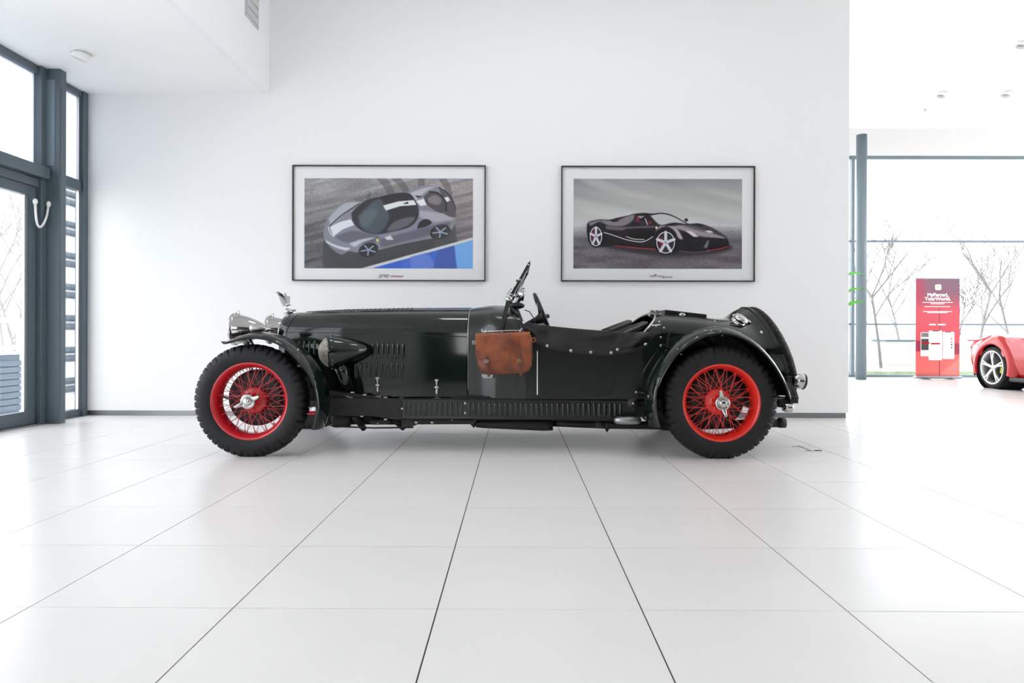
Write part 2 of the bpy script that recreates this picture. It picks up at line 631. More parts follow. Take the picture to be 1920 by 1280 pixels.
colm = struct(MB().lathe([(0.001, CZ), (0.092, CZ), (0.092, 0), (0.001, 0)], (cx, 12.9, 0), 'Z', 32).build('column', M['frame_light']))
colm['kind'] = 'structure'
# small dark sign fixed at the wall end
a, b = W(1594, 130, 7.0), W(1600, 166, 7.0)
ws = thing('wall_speaker', 'small dark box projecting from the white wall end near ceiling', 'speaker', (RX, 7.0, b.z))
MB().box((RX + 0.001, 6.98, b.z), (RX + 0.035, 7.08, a.z)).build('case', M['black'], ws, bevel=0.006)
MB().box((RX + 0.035, 6.99, b.z + 0.01), (RX + 0.038, 7.07, a.z - 0.01)).build('grille', M['drum'], ws)


# ---------------------------------------------------------------- ceiling spots
def spot(px, py, z, label, s=1.0, tilt=0.35):
    p = WZ(px, py, z)
    t = thing('ceiling_spotlight', label, 'spotlight', (p.x, p.y, z), 'recessed ceiling spotlights')
    MB().lathe([(0.085 * s, 0), (0.085 * s, -0.006), (0.066 * s, -0.008), (0.064 * s, 0.0)], p, 'Z', 24).build('ring', M['white'], t)
    mt = Matrix.Rotation(tilt, 3, 'Y')
    MB().lathe([(0.001, 0.0), (0.062 * s, 0.0), (0.062 * s, -0.05 * s), (0.052 * s, -0.06 * s), (0.048 * s, -0.03 * s), (0.001, -0.03 * s)], p, 'Z', 24, mtx=mt).build('housing', M['white'], t)
    MB().lathe([(0.001, -0.031 * s), (0.046 * s, -0.031 * s)], p, 'Z', 20, mtx=mt).build('lens', M['dullchrome'], t)


spot(154, 98, LZ, 'white tilting spotlight in the low ceiling above the glass door', 1.1)
spot(1767, 173, CZ + 0.03, 'first white ceiling spotlight, above the red banner', 1.2)
spot(1888, 172, CZ + 0.03, 'second white ceiling spotlight, above the red sports car', 1.2)
spot(1917, 79, CZ + 0.03, 'white ceiling spotlight cut by the right frame edge', 1.1)
p = WZ(1735, 205, CZ + 0.03)
sp = thing('sprinkler', 'tiny sprinkler head in the showroom ceiling above the banner', 'sprinkler', p)
MB().lathe([(0.03, 0), (0.03, -0.006), (0.01, -0.01), (0.008, -0.03), (0.02, -0.033), (0.001, -0.035)], p, 'Z', 12).build('head', M['dullchrome'], sp)

# floor socket lid with a dark outline, behind the rear wheel
a = WZ(1492, 838, 0.0)
b = WZ(1531, 845, 0.0)
fs = thing('floor_outlet', 'small flush floor box lid with dark seam behind rear wheel', 'floor outlet', (a.x, a.y, 0))
mb = MB()
mb.box((a.x, b.y - 0.004, 0), (b.x, b.y, 0.0015)).box((a.x + 0.04, b.y, 0), (a.x + 0.045, a.y + 0.06, 0.0015)).box((a.x - 0.02, a.y + 0.02, 0), (a.x + 0.06, a.y + 0.026, 0.0015))
mb.box((a.x + 0.075, b.y, 0.0), (a.x + 0.12, b.y + 0.016, 0.004))
mb.build('seam', M['grout'], fs)
MB().box((a.x + 0.045, b.y, 0), (b.x, a.y + 0.06, 0.001)).build('lid', M['tile'], fs)

# ================================================================== OUTSIDE
out_ground = struct(MB().box((-40, -30, -0.3), (60, 70, -0.14)).build('ground', M['paving']))
lawn = tag(MB().box((2, 17.0, -0.14), (40, 31, -0.06)).build('lawn', M['grass']), 'strip of green lawn beyond the showroom glass', 'lawn')
lawn['kind'] = 'stuff'


def tree(x, y, h, label, seed, group='bare trees outside', spread=0.55, trunk=0.040):
    rnd = random.Random(seed)
    zb = -0.06 if 17.5 <= y <= 31 and x > 2 else -0.14
    t = thing('bare_tree', label, 'tree', (x, y, zb), group)
    tr, br = MB(), MB()

    def grow(p, d, ln, r, lev):
        n = 3
        pts, rs = [p], [r]
        for k in range(n):
            d = (d + Vector((rnd.uniform(-1, 1), rnd.uniform(-1, 1), rnd.uniform(-0.4, 0.8))) * 0.13).normalized()
            p = p + d * ln / n
            pts.append(p)
            rs.append(r * (1 - 0.38 * (k + 1) / n))
        (tr if lev < 1 else br).tube(pts, rs, 6 if lev < 2 else 4, cap=False)
        if lev >= 4:
            return
        kids = (5, 4, 4, 3)[lev]
        for k in range(kids):
            f = rnd.uniform(0.35, 1.0)
            q = pts[-1]
            if k:
                sg_ = min(n - 1, int(f * n))
                q = pts[sg_].lerp(pts[sg_ + 1], f * n - sg_)
            a = rnd.uniform(0, 2 * PI)
            side = Vector((math.cos(a), math.sin(a), 0))
            dd = (d * (1 - spread) + side * spread + Vector((0, 0, 0.28))).normalized()
            grow(q, dd, ln * rnd.uniform(0.55, 0.78), max(0.006, rs[-1] * rnd.uniform(0.6, 0.85)), lev + 1)

    grow(Vector((x, y, zb + 0.012)), Vector((rnd.uniform(-.1, .1), rnd.uniform(-.1, .1), 1)).normalized(), h * 0.42, trunk * h / 4, 0)
    tr.build('trunk', M['bark'], t, weld=False)
    br.build('branches', M['bark'], t, weld=False)


p = W(1652, 690, 18.5)
tree(p.x, 18.5, 4.6, 'bare tree outside just right of the grey round column', 3)
p = W(1790, 700, 17.6)
tree(p.x, 17.6, 2.8, 'leaning bare tree just right of the red banner', 11)
p = W(1838, 690, 20)
tree(p.x, 20, 5.2, 'tall bare tree behind the tail of the red sports car', 5)
p = W(1900, 690, 22)
tree(p.x, 22, 5.0, 'bare tree farthest to the right behind the red sports car', 9)
p = W(1690, 690, 25)
tree(p.x, 25, 5.5, 'small distant bare tree directly left of the red banner', 14)
p = W(1612, 690, 29)
tree(p.x, 29, 5.5, 'bare tree peeking between wall end and grey column', 21)
for k, (px, X, lab) in enumerate(((38, -8.5, 'bare tree seen through the glass door, nearest its stile'), (10, -12.0, 'bare tree at the left frame edge behind glass door'),
                                  (26, -17.0, 'tall distant bare tree through the middle of the glass door'))):
    p = WX(px, 690, X)
    tree(X, p.y, 4.6 + k, lab, 31 + k, trunk=0.026)
# far low fence / van-sized pale cabinet seen left of the banner
a, b = W(1662, 640, 21), W(1716, 688, 21)
cabn = thing('outdoor_cabinet', 'pale grey outdoor cabinet on the ground left of the red banner', 'cabinet', ((a.x + b.x) / 2, 21, -0.06))
MB().box((a.x, 21, -0.06), (b.x, 21.8, a.z)).build('body', M['panel'], cabn, bevel=0.02)
MB().box((a.x - 0.03, 20.97, a.z), (b.x + 0.03, 21.83, a.z + 0.06)).build('lid', M['slatblue'], cabn)
MB().box((a.x + 0.05, 20.985, a.z - 0.35), (b.x - 0.05, 21.0, a.z - 0.1)).build('door', M['panel'], cabn)
# slatted screen wall outside the side light
sx = -4.95
scr = thing('louvre_screen', 'white outdoor screen with paired blue-grey slats beside the post', 'screen', (sx, 8.3, -0.14))
MB().box((sx - 0.06, 7.25, -0.14), (sx, 9.4, 2.42)).build('panel', M['panel'], scr)
k = 0
for yy in (370, 427, 486, 545, 604, 664, 722):
    for dy in (-8, 8):
        z = WX(122, yy + dy, sx).z
        MB().tube([(sx + 0.02, 7.25, z), (sx + 0.02, 9.4, z)], 0.034, 8).build('slat', M['slatblue'], scr)
# white railing and dark woven box on the terrace
zr = [WX(20, 600, -6.2).z, WX(20, 651, -6.2).z]
rl = thing('railing', 'white terrace railing outside the glass door', 'railing', (-6.2, 8.2, -0.14))
for z in zr:
    MB().bar((-6.2, 6.0, z), (-6.2, 10.5, z), 0.05, 0.06).build('rail', M['white'], rl)
for k in range(6):
    MB().bar((-6.2, 6.1 + k * 0.86, -0.14), (-6.2, 6.1 + k * 0.86, zr[0]), 0.04, 0.04, (0, 1, 0)).build('post', M['white'], rl)
a, b = WX(2, 660, -5.6), WX(40, 772, -5.6)
bx = thing('terrace_box', 'blue-grey slatted storage box outside the glass door', 'box', (-5.9, (a.y + b.y) / 2, -0.14))
MB().box((-6.1, a.y, -0.14), (-5.62, b.y, a.z - 0.03)).build('body', M['slatblue'], bx)
for k in range(8):
    z = -0.06 + k * (a.z + 0.0) / 8.4
    MB().box((-5.62, a.y, z), (-5.60, b.y, z + 0.06)).build('slat', M['slatblue'], bx)
MB().box((-6.14, a.y - 0.03, a.z - 0.03), (-5.57, b.y + 0.03, a.z)).build('lid', M['panel'], bx)


# ================================================================== PRINTS (flat pictures: ink as per-vertex colour on a flat sheet)
class Paint:
    def __init__(s, w, h, box):
        s.w, s.h, s.box = w, h, box            # box = source rectangle the drawing coordinates refer to
        s.img = np.zeros((h, w, 3))
        x0, y0, x1, y1 = box
        s.X, s.Y = np.meshgrid(x0 + (np.arange(w) + .5) / w * (x1 - x0), y0 + (np.arange(h) + .5) / h * (y1 - y0))
        s.u = (x1 - x0) / w

    def mask(s, poly):
        ins = np.zeros(s.X.shape, bool)
        n = len(poly)
        for i in range(n):
            (xa, ya), (xb, yb) = poly[i], poly[(i + 1) % n]
            if ya == yb:
                continue
            c = ((ya > s.Y) != (yb > s.Y)) & (s.X < (xb - xa) * (s.Y - ya) / (yb - ya) + xa)
            ins ^= c
        return ins

    def blur(s, m, k):
        m = m.astype(float)
        for _ in range(2):
            for ax in (0, 1):
                acc = np.zeros_like(m)
                for d in range(-k, k + 1):
                    acc += np.roll(m, d, ax)
                m = acc / (2 * k + 1)
        return m

    def put(s, m, c, a=1.0):
        m = np.asarray(m, float)[..., None] * a
        s.img = s.img * (1 - m) + np.array(c, float) * m

    def poly(s, pts, c, blur=1, a=1.0, smooth=True):
        if smooth and len(pts) > 4:
            pp = [tuple(q) for q in smooth_path(list(pts) + [pts[0]], len(pts) * 6)]
        else:
            pp = pts
        m = s.mask(pp)
        s.put(s.blur(m, max(1, blur)), c, a)

    def line(s, pts, wd, c, a=1.0, blur=1):
        pts = smooth_path(pts, max(2, len(pts) * 8)) if len(pts) > 2 else [np.array(q, float) for q in pts]
        d = np.full(s.X.shape, 1e9)
        for p, q in zip(pts[:-1], pts[1:]):
            v = q - p
            L = max(1e-9, v @ v)
            t = np.clip(((s.X - p[0]) * v[0] + (s.Y - p[1]) * v[1]) / L, 0, 1)
            d = np.minimum(d, np.hypot(s.X - p[0] - t * v[0], s.Y - p[1] - t * v[1]))
        m = np.clip((wd / 2 - d) / s.u + .5, 0, 1)
        s.put(m, c, a)

    def ell(s, cx, cy, rx, ry, c, a=1.0, rot=0.0):
        ct, st = math.cos(rot), math.sin(rot)
        X, Y = s.X - cx, s.Y - cy
        e = np.hypot((X * ct + Y * st) / rx, (-X * st + Y * ct) / ry)
        s.put(np.clip((1 - e) * min(rx, ry) / s.u + .5, 0, 1), c, a)

    def grad(s, stops, axis='y'):
        v = s.Y if axis == 'y' else s.X
        for ch in range(3):
            s.img[..., ch] = np.interp(v, [q[0] for q in stops], [q[1][ch] for q in stops])

    def noise(s, amp, sx, sy, seed, ang=0.0, where=None):
        r = np.random.RandomState(seed)
        ct, st = math.cos(ang), math.sin(ang)
        U, V = (s.X * ct + s.Y * st) / sx, (-s.X * st + s.Y * ct) / sy
        g = r.rand(64, 64)
        iu, iv = np.floor(U).astype(int), np.floor(V).astype(int)
        fu, fv = U - iu, V - iv
        fu, fv = fu * fu * (3 - 2 * fu), fv * fv * (3 - 2 * fv)
        G = lambda a, b: g[a % 64, b % 64]
        n = (G(iu, iv) * (1 - fu) + G(iu + 1, iv) * fu) * (1 - fv) + (G(iu, iv + 1) * (1 - fu) + G(iu + 1, iv + 1) * fu) * fv
        m = (n - .5)[..., None] * amp
        s.img += m if where is None else m * where[..., None]

    def sheet(s, name, a, b, material, parent, gain=1.0):
        """flat sheet from top-left a to bottom-right b (world), facing -Y"""
        w, h = s.w, s.h
        xs = np.linspace(a.x, b.x, w + 1)
        zs = np.linspace(a.z, b.z, h + 1)
        gx, gz = np.meshgrid(xs, zs)
        vs = np.stack([gx, np.full_like(gx, a.y), gz], -1).reshape(-1, 3)
        i = np.arange(h)[:, None] * (w + 1) + np.arange(w)[None, :]
        fs = np.stack([i, i + w + 1, i + w + 2, i + 1], -1).reshape(-1, 4)
        me = bpy.data.meshes.new(name)
        me.vertices.add(len(vs))
        me.vertices.foreach_set('co', vs.ravel())
        me.loops.add(fs.size)
        me.loops.foreach_set('vertex_index', fs.ravel())
        me.polygons.add(len(fs))
        me.polygons.foreach_set('loop_start', np.arange(len(fs)) * 4)
        me.polygons.foreach_set('loop_total', np.full(len(fs), 4))
        me.update(calc_edges=True)
        col = np.clip(s.img, 0, 255).reshape(-1, 3) / 255
        col = np.clip(col ** 2.2 * gain, 0, 0.95) ** (1 / 2.2)
        rgba = np.ones((len(fs), 4, 4), np.float32)
        rgba[..., :3] = col[:, None, :]
        at = me.color_attributes.new('ink', 'BYTE_COLOR', 'CORNER')
        at.data.foreach_set('color_srgb', rgba.ravel())
        me.materials.append(material)
        o = bpy.data.objects.new(name, me)
        COL.objects.link(o)
        attach(o, parent)
        return o


def picture(label, x0, y0, x1, y1, px0, py0, px1, py1, paint):
    """framed picture on the back wall; all rectangle corners in photo pixels on the wall plane"""
    a, b = W(x0, y0, WY - 0.03), W(x1, y1, WY - 0.03)
    t = thing('framed_picture', label, 'picture', ((a.x + b.x) / 2, WY, b.z), 'framed car photographs on the white wall')
    fw = 0.011
    for lo, hi in (((a.x, a.z - fw), (b.x, a.z)), ((a.x, b.z), (b.x, b.z + fw)), ((a.x, b.z + fw), (a.x + fw, a.z - fw)), ((b.x - fw, b.z + fw), (b.x, a.z - fw))):
        MB().box((lo[0], WY - 0.034, lo[1]), (hi[0], WY - 0.001, hi[1])).build('frame', M['frameblack'], t, bevel=0.0015)
    MB().box((a.x + fw, WY - 0.012, b.z + fw), (b.x - fw, WY - 0.004, a.z - fw)).build('mat_board', M['board'], t)
    c, d = W(px0, py0, WY - 0.013), W(px1, py1, WY - 0.013)
    paint.sheet('photo_print', c, d, M['print'], t, 1.22)
    MB().box((a.x + fw, WY - 0.026, b.z + fw), (b.x - fw, WY - 0.0245, a.z - fw)).build('glass', M['picglass'], t)
    return t


# ---- picture 1: grey coupe seen from above on a track, blue kerb (coordinates of the enlarged crop)
P1 = Paint(632, 340, (200, 210, 1710, 1025))
P1.grad([(210, (150, 149, 149)), (500, (118, 114, 117)), (760, (88, 84, 88)), (1025, (72, 70, 76))])
P1.put(np.clip((P1.X - 900) / 900, 0, 1) * np.clip((900 - P1.Y) / 500, 0, 1), (150, 136, 136), 0.6)
P1.noise(46, 300, 26, 1, -0.25)
P1.noise(26, 9, 7, 2)
for pts, w in ((((880, 200), (945, 280), (985, 370)), 70), (((1010, 205), (1080, 270), (1120, 340)), 60), (((1245, 200), (1248, 300)), 62), (((1430, 205), (1480, 290), (1500, 400)), 60)):
    P1.line(pts, w, (84, 78, 80), 0.55)
P1.poly([(372, 780), (368, 930), (400, 1020), (690, 1030), (900, 985), (1200, 910), (1545, 800), (1535, 720), (1480, 640), (900, 760)], (52, 52, 58), 2, 0.9)
P1.poly([(1480, 620), (1540, 760), (1570, 830), (1560, 700), (1540, 610)], (62, 58, 62), 2, 0.8)
P1.poly([(690, 1030), (1712, 742), (1712, 1030)], (206, 206, 208), 0, smooth=False)
P1.poly([(785, 1030), (1712, 768), (1712, 1030)], (44, 92, 196), 0, smooth=False)
P1.poly([(1545, 815), (1712, 768), (1712, 1030), (1570, 1030)], (104, 164, 226), 1, smooth=False)
P1.poly([(1150, 920), (1300, 880), (1400, 1030), (1155, 1030)], (92, 122, 206), 1, 0.8, smooth=False)
P1.poly([(1400, 860), (1540, 818), (1560, 1030), (1350, 1030)], (38, 74, 158), 1, 0.8, smooth=False)
body = [(373, 690), (385, 620), (420, 560), (470, 495), (540, 440), (620, 418), (720, 418), (800, 402), (880, 372), (1010, 342), (1120, 335), (1180, 296), (1260, 274), (1370, 276), (1450, 312),
        (1510, 375), (1545, 450), (1556, 530), (1548, 620), (1500, 690), (1400, 740), (1250, 770), (1100, 800), (900, 850), (780, 880), (660, 880), (600, 870), (530, 900), (470, 850), (400, 790), (375, 745)]
P1.poly(body, (126, 126, 140), 1)
P1.poly([(420, 570), (480, 500), (560, 440), (660, 425), (700, 440), (600, 500), (500, 590), (440, 640)], (164, 166, 176), 2)
P1.poly([(470, 740), (600, 690), (700, 690), (860, 730), (840, 790), (700, 800), (560, 790)], (92, 92, 106), 3)
P1.poly([(600, 800), (720, 760), (840, 745), (720, 790), (650, 830)], (184, 186, 194), 2)
P1.poly([(880, 760), (1150, 690), (1330, 640), (1500, 600), (1480, 650), (1300, 730), (1100, 780), (900, 830)], (92, 90, 106), 3)
P1.poly([(1190, 420), (1300, 320), (1380, 285), (1300, 290), (1200, 320), (1150, 350)], (176, 176, 182), 2)
P1.poly([(1230, 500), (1400, 520), (1540, 560), (1500, 590), (1350, 600), (1240, 560)], (164, 162, 172), 3)
P1.poly([(620, 530), (670, 470), (760, 405), (880, 375), (1010, 345), (1130, 345), (1190, 400), (1225, 500), (1205, 590), (1130, 655), (1000, 690), (870, 715), (760, 700), (680, 660), (635, 600)], (36, 35, 42), 1)
P1.poly([(680, 550), (760, 470), (870, 395), (930, 480), (960, 560), (930, 640), (860, 705), (760, 690), (700, 640)], (66, 76, 84), 2)
P1.poly([(690, 560), (800, 480), (860, 520), (780, 640), (720, 640)], (92, 104, 112), 4, 0.6)
P1.poly([(950, 660), (1010, 600), (1110, 565), (1190, 560), (1150, 620), (1060, 665), (950, 690)], (88, 90, 98), 2)
P1.line([(960, 590), (935, 650), (880, 705)], 14, (34, 33, 40))
P1.poly([(905, 455), (1040, 418), (1180, 405), (1205, 450), (1060, 462), (930, 502)], (218, 222, 222), 0, smooth=False)
P1.poly([(428, 650), (520, 605), (615, 580), (648, 632), (545, 672), (460, 735)], (212, 216, 220), 1, smooth=False)
P1.poly([(1198, 415), (1280, 388), (1300, 448), (1240, 460)], (222, 224, 226), 1, smooth=False)
P1.poly([(1265, 375), (1330, 328), (1410, 345), (1475, 430), (1465, 510), (1400, 515), (1300, 450)], (74, 68, 74), 1)
P1.poly([(1300, 390), (1370, 360), (1430, 400), (1400, 450), (1320, 430)], (120, 114, 118), 2)
P1.poly([(1400, 292), (1480, 345), (1545, 450), (1550, 560), (1450, 525), (1480, 450), (1430, 360)], (80, 74, 80), 1, 0.9)
P1.poly([(1438, 385), (1488, 375), (1505, 410), (1465, 425)], (220, 222, 224), 0, smooth=False)
P1.line([(1405, 292), (1480, 340), (1530, 410), (1555, 490)], 9, (38, 34, 40))
P1.line([(1320, 330), (1400, 345), (1465, 420), (1470, 500)], 14, (32, 30, 34))
P1.poly([(1080, 440), (1130, 420), (1130, 440)], (24, 24, 28), 0, smooth=False)
P1.poly([(1190, 365), (1260, 370), (1215, 388)], (30, 30, 34), 0, smooth=False)
P1.poly([(1210, 665), (1230, 610), (1280, 578), (1330, 592), (1335, 620), (1280, 648)], (24, 24, 30), 1)
P1.line([(430, 640), (540, 540), (690, 440)], 12, (60, 60, 68))
P1.line([(415, 650), (430, 700), (462, 740)], 6, (226, 228, 232))
P1.poly([(390, 770), (470, 810), (560, 835), (612, 842), (570, 862), (480, 835), (400, 795)], (196, 200, 210), 1)
P1.poly([(400, 800), (480, 845), (560, 870), (530, 900), (460, 860)], (112, 116, 128), 1)
P1.poly([(775, 345), (797, 335), (793, 375), (780, 410), (765, 395), (750, 380)], (80, 90, 96), 1, smooth=False)
P1.poly([(918, 745), (970, 724), (1000, 765), (940, 768)], (196, 200, 204), 1)
for cx_, cy_, rx_, ry_ in ((775, 858, 84, 58), (1418, 694, 88, 60)):
    P1.ell(cx_, cy_, rx_ + 6, ry_ + 6, (22, 22, 26), rot=-0.3)
    for k in range(5):
        a_ = k * 2 * PI / 5 + .4
        P1.line([(cx_, cy_), (cx_ + rx_ * .78 * math.cos(a_), cy_ + ry_ * .78 * math.sin(a_))], 13, (138, 150, 176))
P1.ell(854, 770, 11, 15, (222, 200, 110))
pic1 = picture('framed photo of a silver-grey coupe from above with blue track edge', 548, 309, 910, 527, 571, 334, 886.5, 503.5, P1)
c = W(718.5, 518.2, WY - 0.0132)
flat_text('lettering', 'SF90', 0.046, (c.x, c.y, c.z - 0.012), M['inkgrey'], pic1, shear=0.35, bold=0.0012, sx=1.15)
c = W(743.5, 518.2, WY - 0.0132)
flat_text('lettering', 'STRADALE', 0.023, (c.x, c.y, c.z - 0.006), M['inkred'], pic1, shear=0.35, bold=0.0009, sx=1.12)

# ---- picture 2: black open sports car on grey ground
P2 = Paint(632, 340, (195, 212, 1712, 1030))
P2.grad([(212, (146, 146, 150)), (420, (172, 173, 170)), (640, (190, 190, 190)), (700, (140, 138, 144)), (760, (96, 94, 104)), (1030, (104, 98, 102))])
sky_m = np.clip((640 - P2.Y) / 60, 0, 1)
P2.put(np.clip(1 - P2.X / 700, 0, 1) * np.clip(1 - P2.Y / 480, 0, 1), (112, 112, 122), 0.9)
P2.noise(26, 520, 60, 4, 0.22, sky_m)
P2.poly([(240, 215), (420, 215), (700, 320), (900, 370), (880, 400), (640, 370), (380, 290)], (196, 196, 190), 6, 0.5)
P2.noise(24, 12, 6, 6, 0, 1 - sky_m)
P2.noise(30, 200, 30, 7, 0, 1 - sky_m)
P2.poly([(330, 800), (600, 860), (1000, 920), (1400, 900), (1620, 850), (1500, 800), (700, 780)], (44, 42, 48), 5, 0.9)
P2.poly([(318, 622), (345, 600), (420, 584), (520, 584), (585, 568), (690, 545), (745, 530), (830, 522), (900, 528), (985, 522), (1060, 535), (1140, 572), (1220, 618), (1330, 618), (1440, 655),
         (1530, 710), (1578, 752), (1598, 826), (1550, 852), (1420, 868), (1280, 880), (1150, 872), (1090, 893), (960, 852), (760, 838), (560, 826), (440, 834), (380, 832), (335, 785), (316, 700)], (24, 21, 26), 1)
P2.poly([(330, 612), (420, 590), (520, 592), (600, 585), (680, 552), (745, 540), (728, 590), (650, 640), (520, 640), (430, 605), (350, 640)], (128, 120, 126), 2)
P2.poly([(520, 590), (580, 575), (605, 598), (550, 605)], (20, 18, 22), 1, smooth=False)
P2.poly([(480, 640), (640, 650), (900, 640), (930, 655), (680, 665), (640, 680), (500, 672)], (104, 96, 102), 2)
P2.poly([(888, 545), (985, 530), (1075, 548), (1150, 580), (1215, 622), (1100, 610), (985, 632), (930, 600)], (182, 182, 184), 1)
P2.line([(880, 545), (940, 610), (980, 640)], 12, (70, 64, 70))
P2.line([(890, 540), (985, 526), (1065, 540), (1140, 574), (1222, 622)], 9, (20, 18, 22))
P2.poly([(740, 600), (752, 548), (850, 540), (888, 560), (925, 632), (780, 618)], (34, 28, 32), 1)
P2.poly([(752, 598), (765, 556), (785, 556), (790, 606)], (150, 40, 50), 1, 0.8)
P2.poly([(870, 618), (880, 585), (896, 600), (894, 625)], (170, 36, 44), 1, 0.8)
P2.poly([(768, 552), (840, 550), (800, 572)], (170, 168, 172), 1, smooth=False)
P2.line([(842, 575), (862, 628)], 9, (190, 186, 190))
P2.ell(818, 612, 30, 20, (46, 42, 48))
P2.ell(1210, 586, 16, 16, (30, 28, 32))
P2.poly([(905, 740), (935, 690), (985, 655), (1050, 648), (1110, 690), (1140, 750), (1180, 755), (1120, 660), (1040, 640), (960, 650)], (178, 170, 174), 2)
P2.poly([(1050, 645), (1180, 632), (1300, 660), (1440, 700), (1570, 750), (1480, 748), (1340, 735), (1200, 690)], (146, 138, 144), 2)
P2.poly([(1180, 640), (1340, 690), (1420, 700), (1370, 660), (1260, 630)], (92, 86, 92), 2, 0.8)
P2.poly([(1205, 686), (1255, 688), (1325, 738), (1275, 738)], (214, 206, 208), 1, smooth=False)
P2.poly([(1340, 640), (1430, 690), (1540, 735), (1560, 745), (1500, 690), (1400, 640)], (60, 56, 62), 1)
P2.poly([(1375, 685), (1425, 680), (1460, 700), (1410, 700)], (210, 206, 208), 1, smooth=False)
P2.poly([(675, 680), (740, 668), (900, 684), (910, 720), (870, 752), (700, 745)], (10, 9, 12), 1)
P2.line([(470, 700), (560, 728), (680, 768), (790, 786), (850, 775), (910, 738)], 7, (214, 204, 208))
P2.line([(672, 738), (740, 760), (830, 765)], 8, (190, 182, 188))
P2.line([(565, 822), (760, 840), (935, 855)], 5, (214, 38, 50))
P2.line([(1400, 862), (1500, 850), (1592, 826)], 5, (214, 60, 64))
P2.line([(1150, 866), (1270, 880), (1420, 868)], 5, (110, 104, 110))
P2.poly([(1365, 835), (1405, 770), (1420, 770), (1400, 840)], (120, 114, 120), 1, smooth=False)
for cx_, cy_, rx_, ry_ in ((398, 738, 56, 88), (1026, 792, 84, 100)):
    P2.ell(cx_, cy_, rx_ + 16, ry_ + 14, (14, 13, 15))
    P2.ell(cx_, cy_, rx_, ry_, (196, 194, 204))
    P2.ell(cx_, cy_, rx_ - 9, ry_ - 10, (40, 36, 44))
    P2.ell(cx_ - rx_ * .45, cy_ - ry_ * .1, rx_ * .2, ry_ * .45, (170, 30, 40), 0.6)
    for k in range(5):
        a_ = k * 2 * PI / 5 - PI / 2
        P2.line([(cx_, cy_), (cx_ + (rx_ - 5) * math.cos(a_), cy_ + (ry_ - 5) * math.sin(a_))], 26 if rx_ > 60 else 20, (206, 204, 214))
    P2.ell(cx_, cy_, 12, 13, (150, 146, 152))
P2.ell(942, 655, 9, 13, (220, 206, 190))
pic2 = picture('framed photo of a black open sports car on grey asphalt', 1052.5, 310.5, 1415.5, 528, 1075.5, 335, 1391, 504, P2)
c = W(1229, 518, WY - 0.0132)
flat_text('lettering', 'La', 0.030, (c.x - 0.045, c.y, c.z - 0.004), M['inkdark'], pic2, shear=0.5, bold=0.0003, sx=1.3)
flat_text('lettering', 'F', 0.038, (c.x - 0.017, c.y, c.z - 0.004), M['inkred'], pic2, shear=0.6, bold=0.0012, sx=1.2)
flat_text('lettering', 'errari', 0.026, (c.x + 0.025, c.y, c.z - 0.004), M['inkdark'], pic2, shear=0.5, bold=0.0003, sx=1.1)
flat_text('lettering', 'Aperta', 0.030, (c.x + 0.105, c.y, c.z - 0.014), M['inkdark'], pic2, shear=0.5, bold=0.0003, sx=1.3)

# ================================================================== roll-up banner
BY = 13.05
ba, bb = W(1717, 522, BY), W(1799, 705, BY)
ban = thing('roll_up_banner', 'tall red roll-up banner with white phone screens by the glass', 'banner', ((ba.x + bb.x) / 2, BY, 0))
B = Paint(160, 350, (160, 75, 668, 1192))
B.grad([(75, (120, 92, 108)), (250, (128, 84, 100)), (370, (176, 70, 88)), (420, (200, 74, 88)), (700, (206, 72, 84)), (900, (200, 66, 80)), (920, (218, 96, 94)), (1192, (226, 112, 104))])
B.put(np.clip((330 - B.X) / 170, 0, 1) * np.clip((420 - B.Y) / 120, 0, 1), (192, 44, 78), 0.8)
B.poly([(160, 785), (668, 820), (668, 945), (160, 905)], (148, 30, 62), 0, smooth=False)
B.poly([(410, 1192), (668, 985), (668, 1192)], (234, 134, 124), 1, 0.8, smooth=False)
B.line([(436, 400), (436, 1192)], 8, (140, 26, 44))
B.sheet('print', Vector((ba.x, BY - 0.002, ba.z)), Vector((bb.x, BY - 0.002, bb.z)), M['print'], ban, 1.05)
MB().box((ba.x, BY - 0.0015, bb.z), (bb.x, BY, ba.z)).build('fabric', M['white'], ban)
MB().box((ba.x - 0.005, BY - 0.012, ba.z - 0.01), (bb.x + 0.005, BY + 0.012, ba.z + 0.02)).build('top_rail', M['alu'], ban, bevel=0.004)
MB().box((ba.x - 0.02, BY - 0.07, 0.012), (bb.x + 0.02, BY + 0.07, bb.z + 0.006)).build('base', M['alu'], ban, bevel=0.02)
for f in (0.2, 0.74):
    x = ba.x + (bb.x - ba.x) * f
    MB().box((x, BY - 0.16, 0), (x + 0.04, BY + 0.16, 0.013)).build('foot', M['alu'], ban)
MB().tube([((ba.x + bb.x) / 2, BY + 0.03, 0.05), ((ba.x + bb.x) / 2, BY + 0.03, ba.z)], 0.012, 8).build('pole', M['alu'], ban)


def bx_(u, v):                                  # banner-crop coordinates -> world
    return Vector((ba.x + (u - 163) / (664 - 163) * (bb.x - ba.x), BY - 0.004, ba.z + (v - 75) / (1192 - 75) * (bb.z - ba.z)))


def rrect(u0, v0, u1, v1, r=0.02, dy=0.0):
    p, q = bx_(u0, v1), bx_(u1, v0)
    pts = []
    for cx_, cz_, a0 in ((q.x - r, q.z - r, 0), (p.x + r, q.z - r, PI / 2), (p.x + r, p.z + r, PI), (q.x - r, p.z + r, 1.5 * PI)):
        for k in range(5):
            t = a0 + k * PI / 8
            pts.append((cx_ + r * math.cos(t), p.y - dy, cz_ + r * math.sin(t)))
    return MB().prism(pts, (0, 0.001, 0))


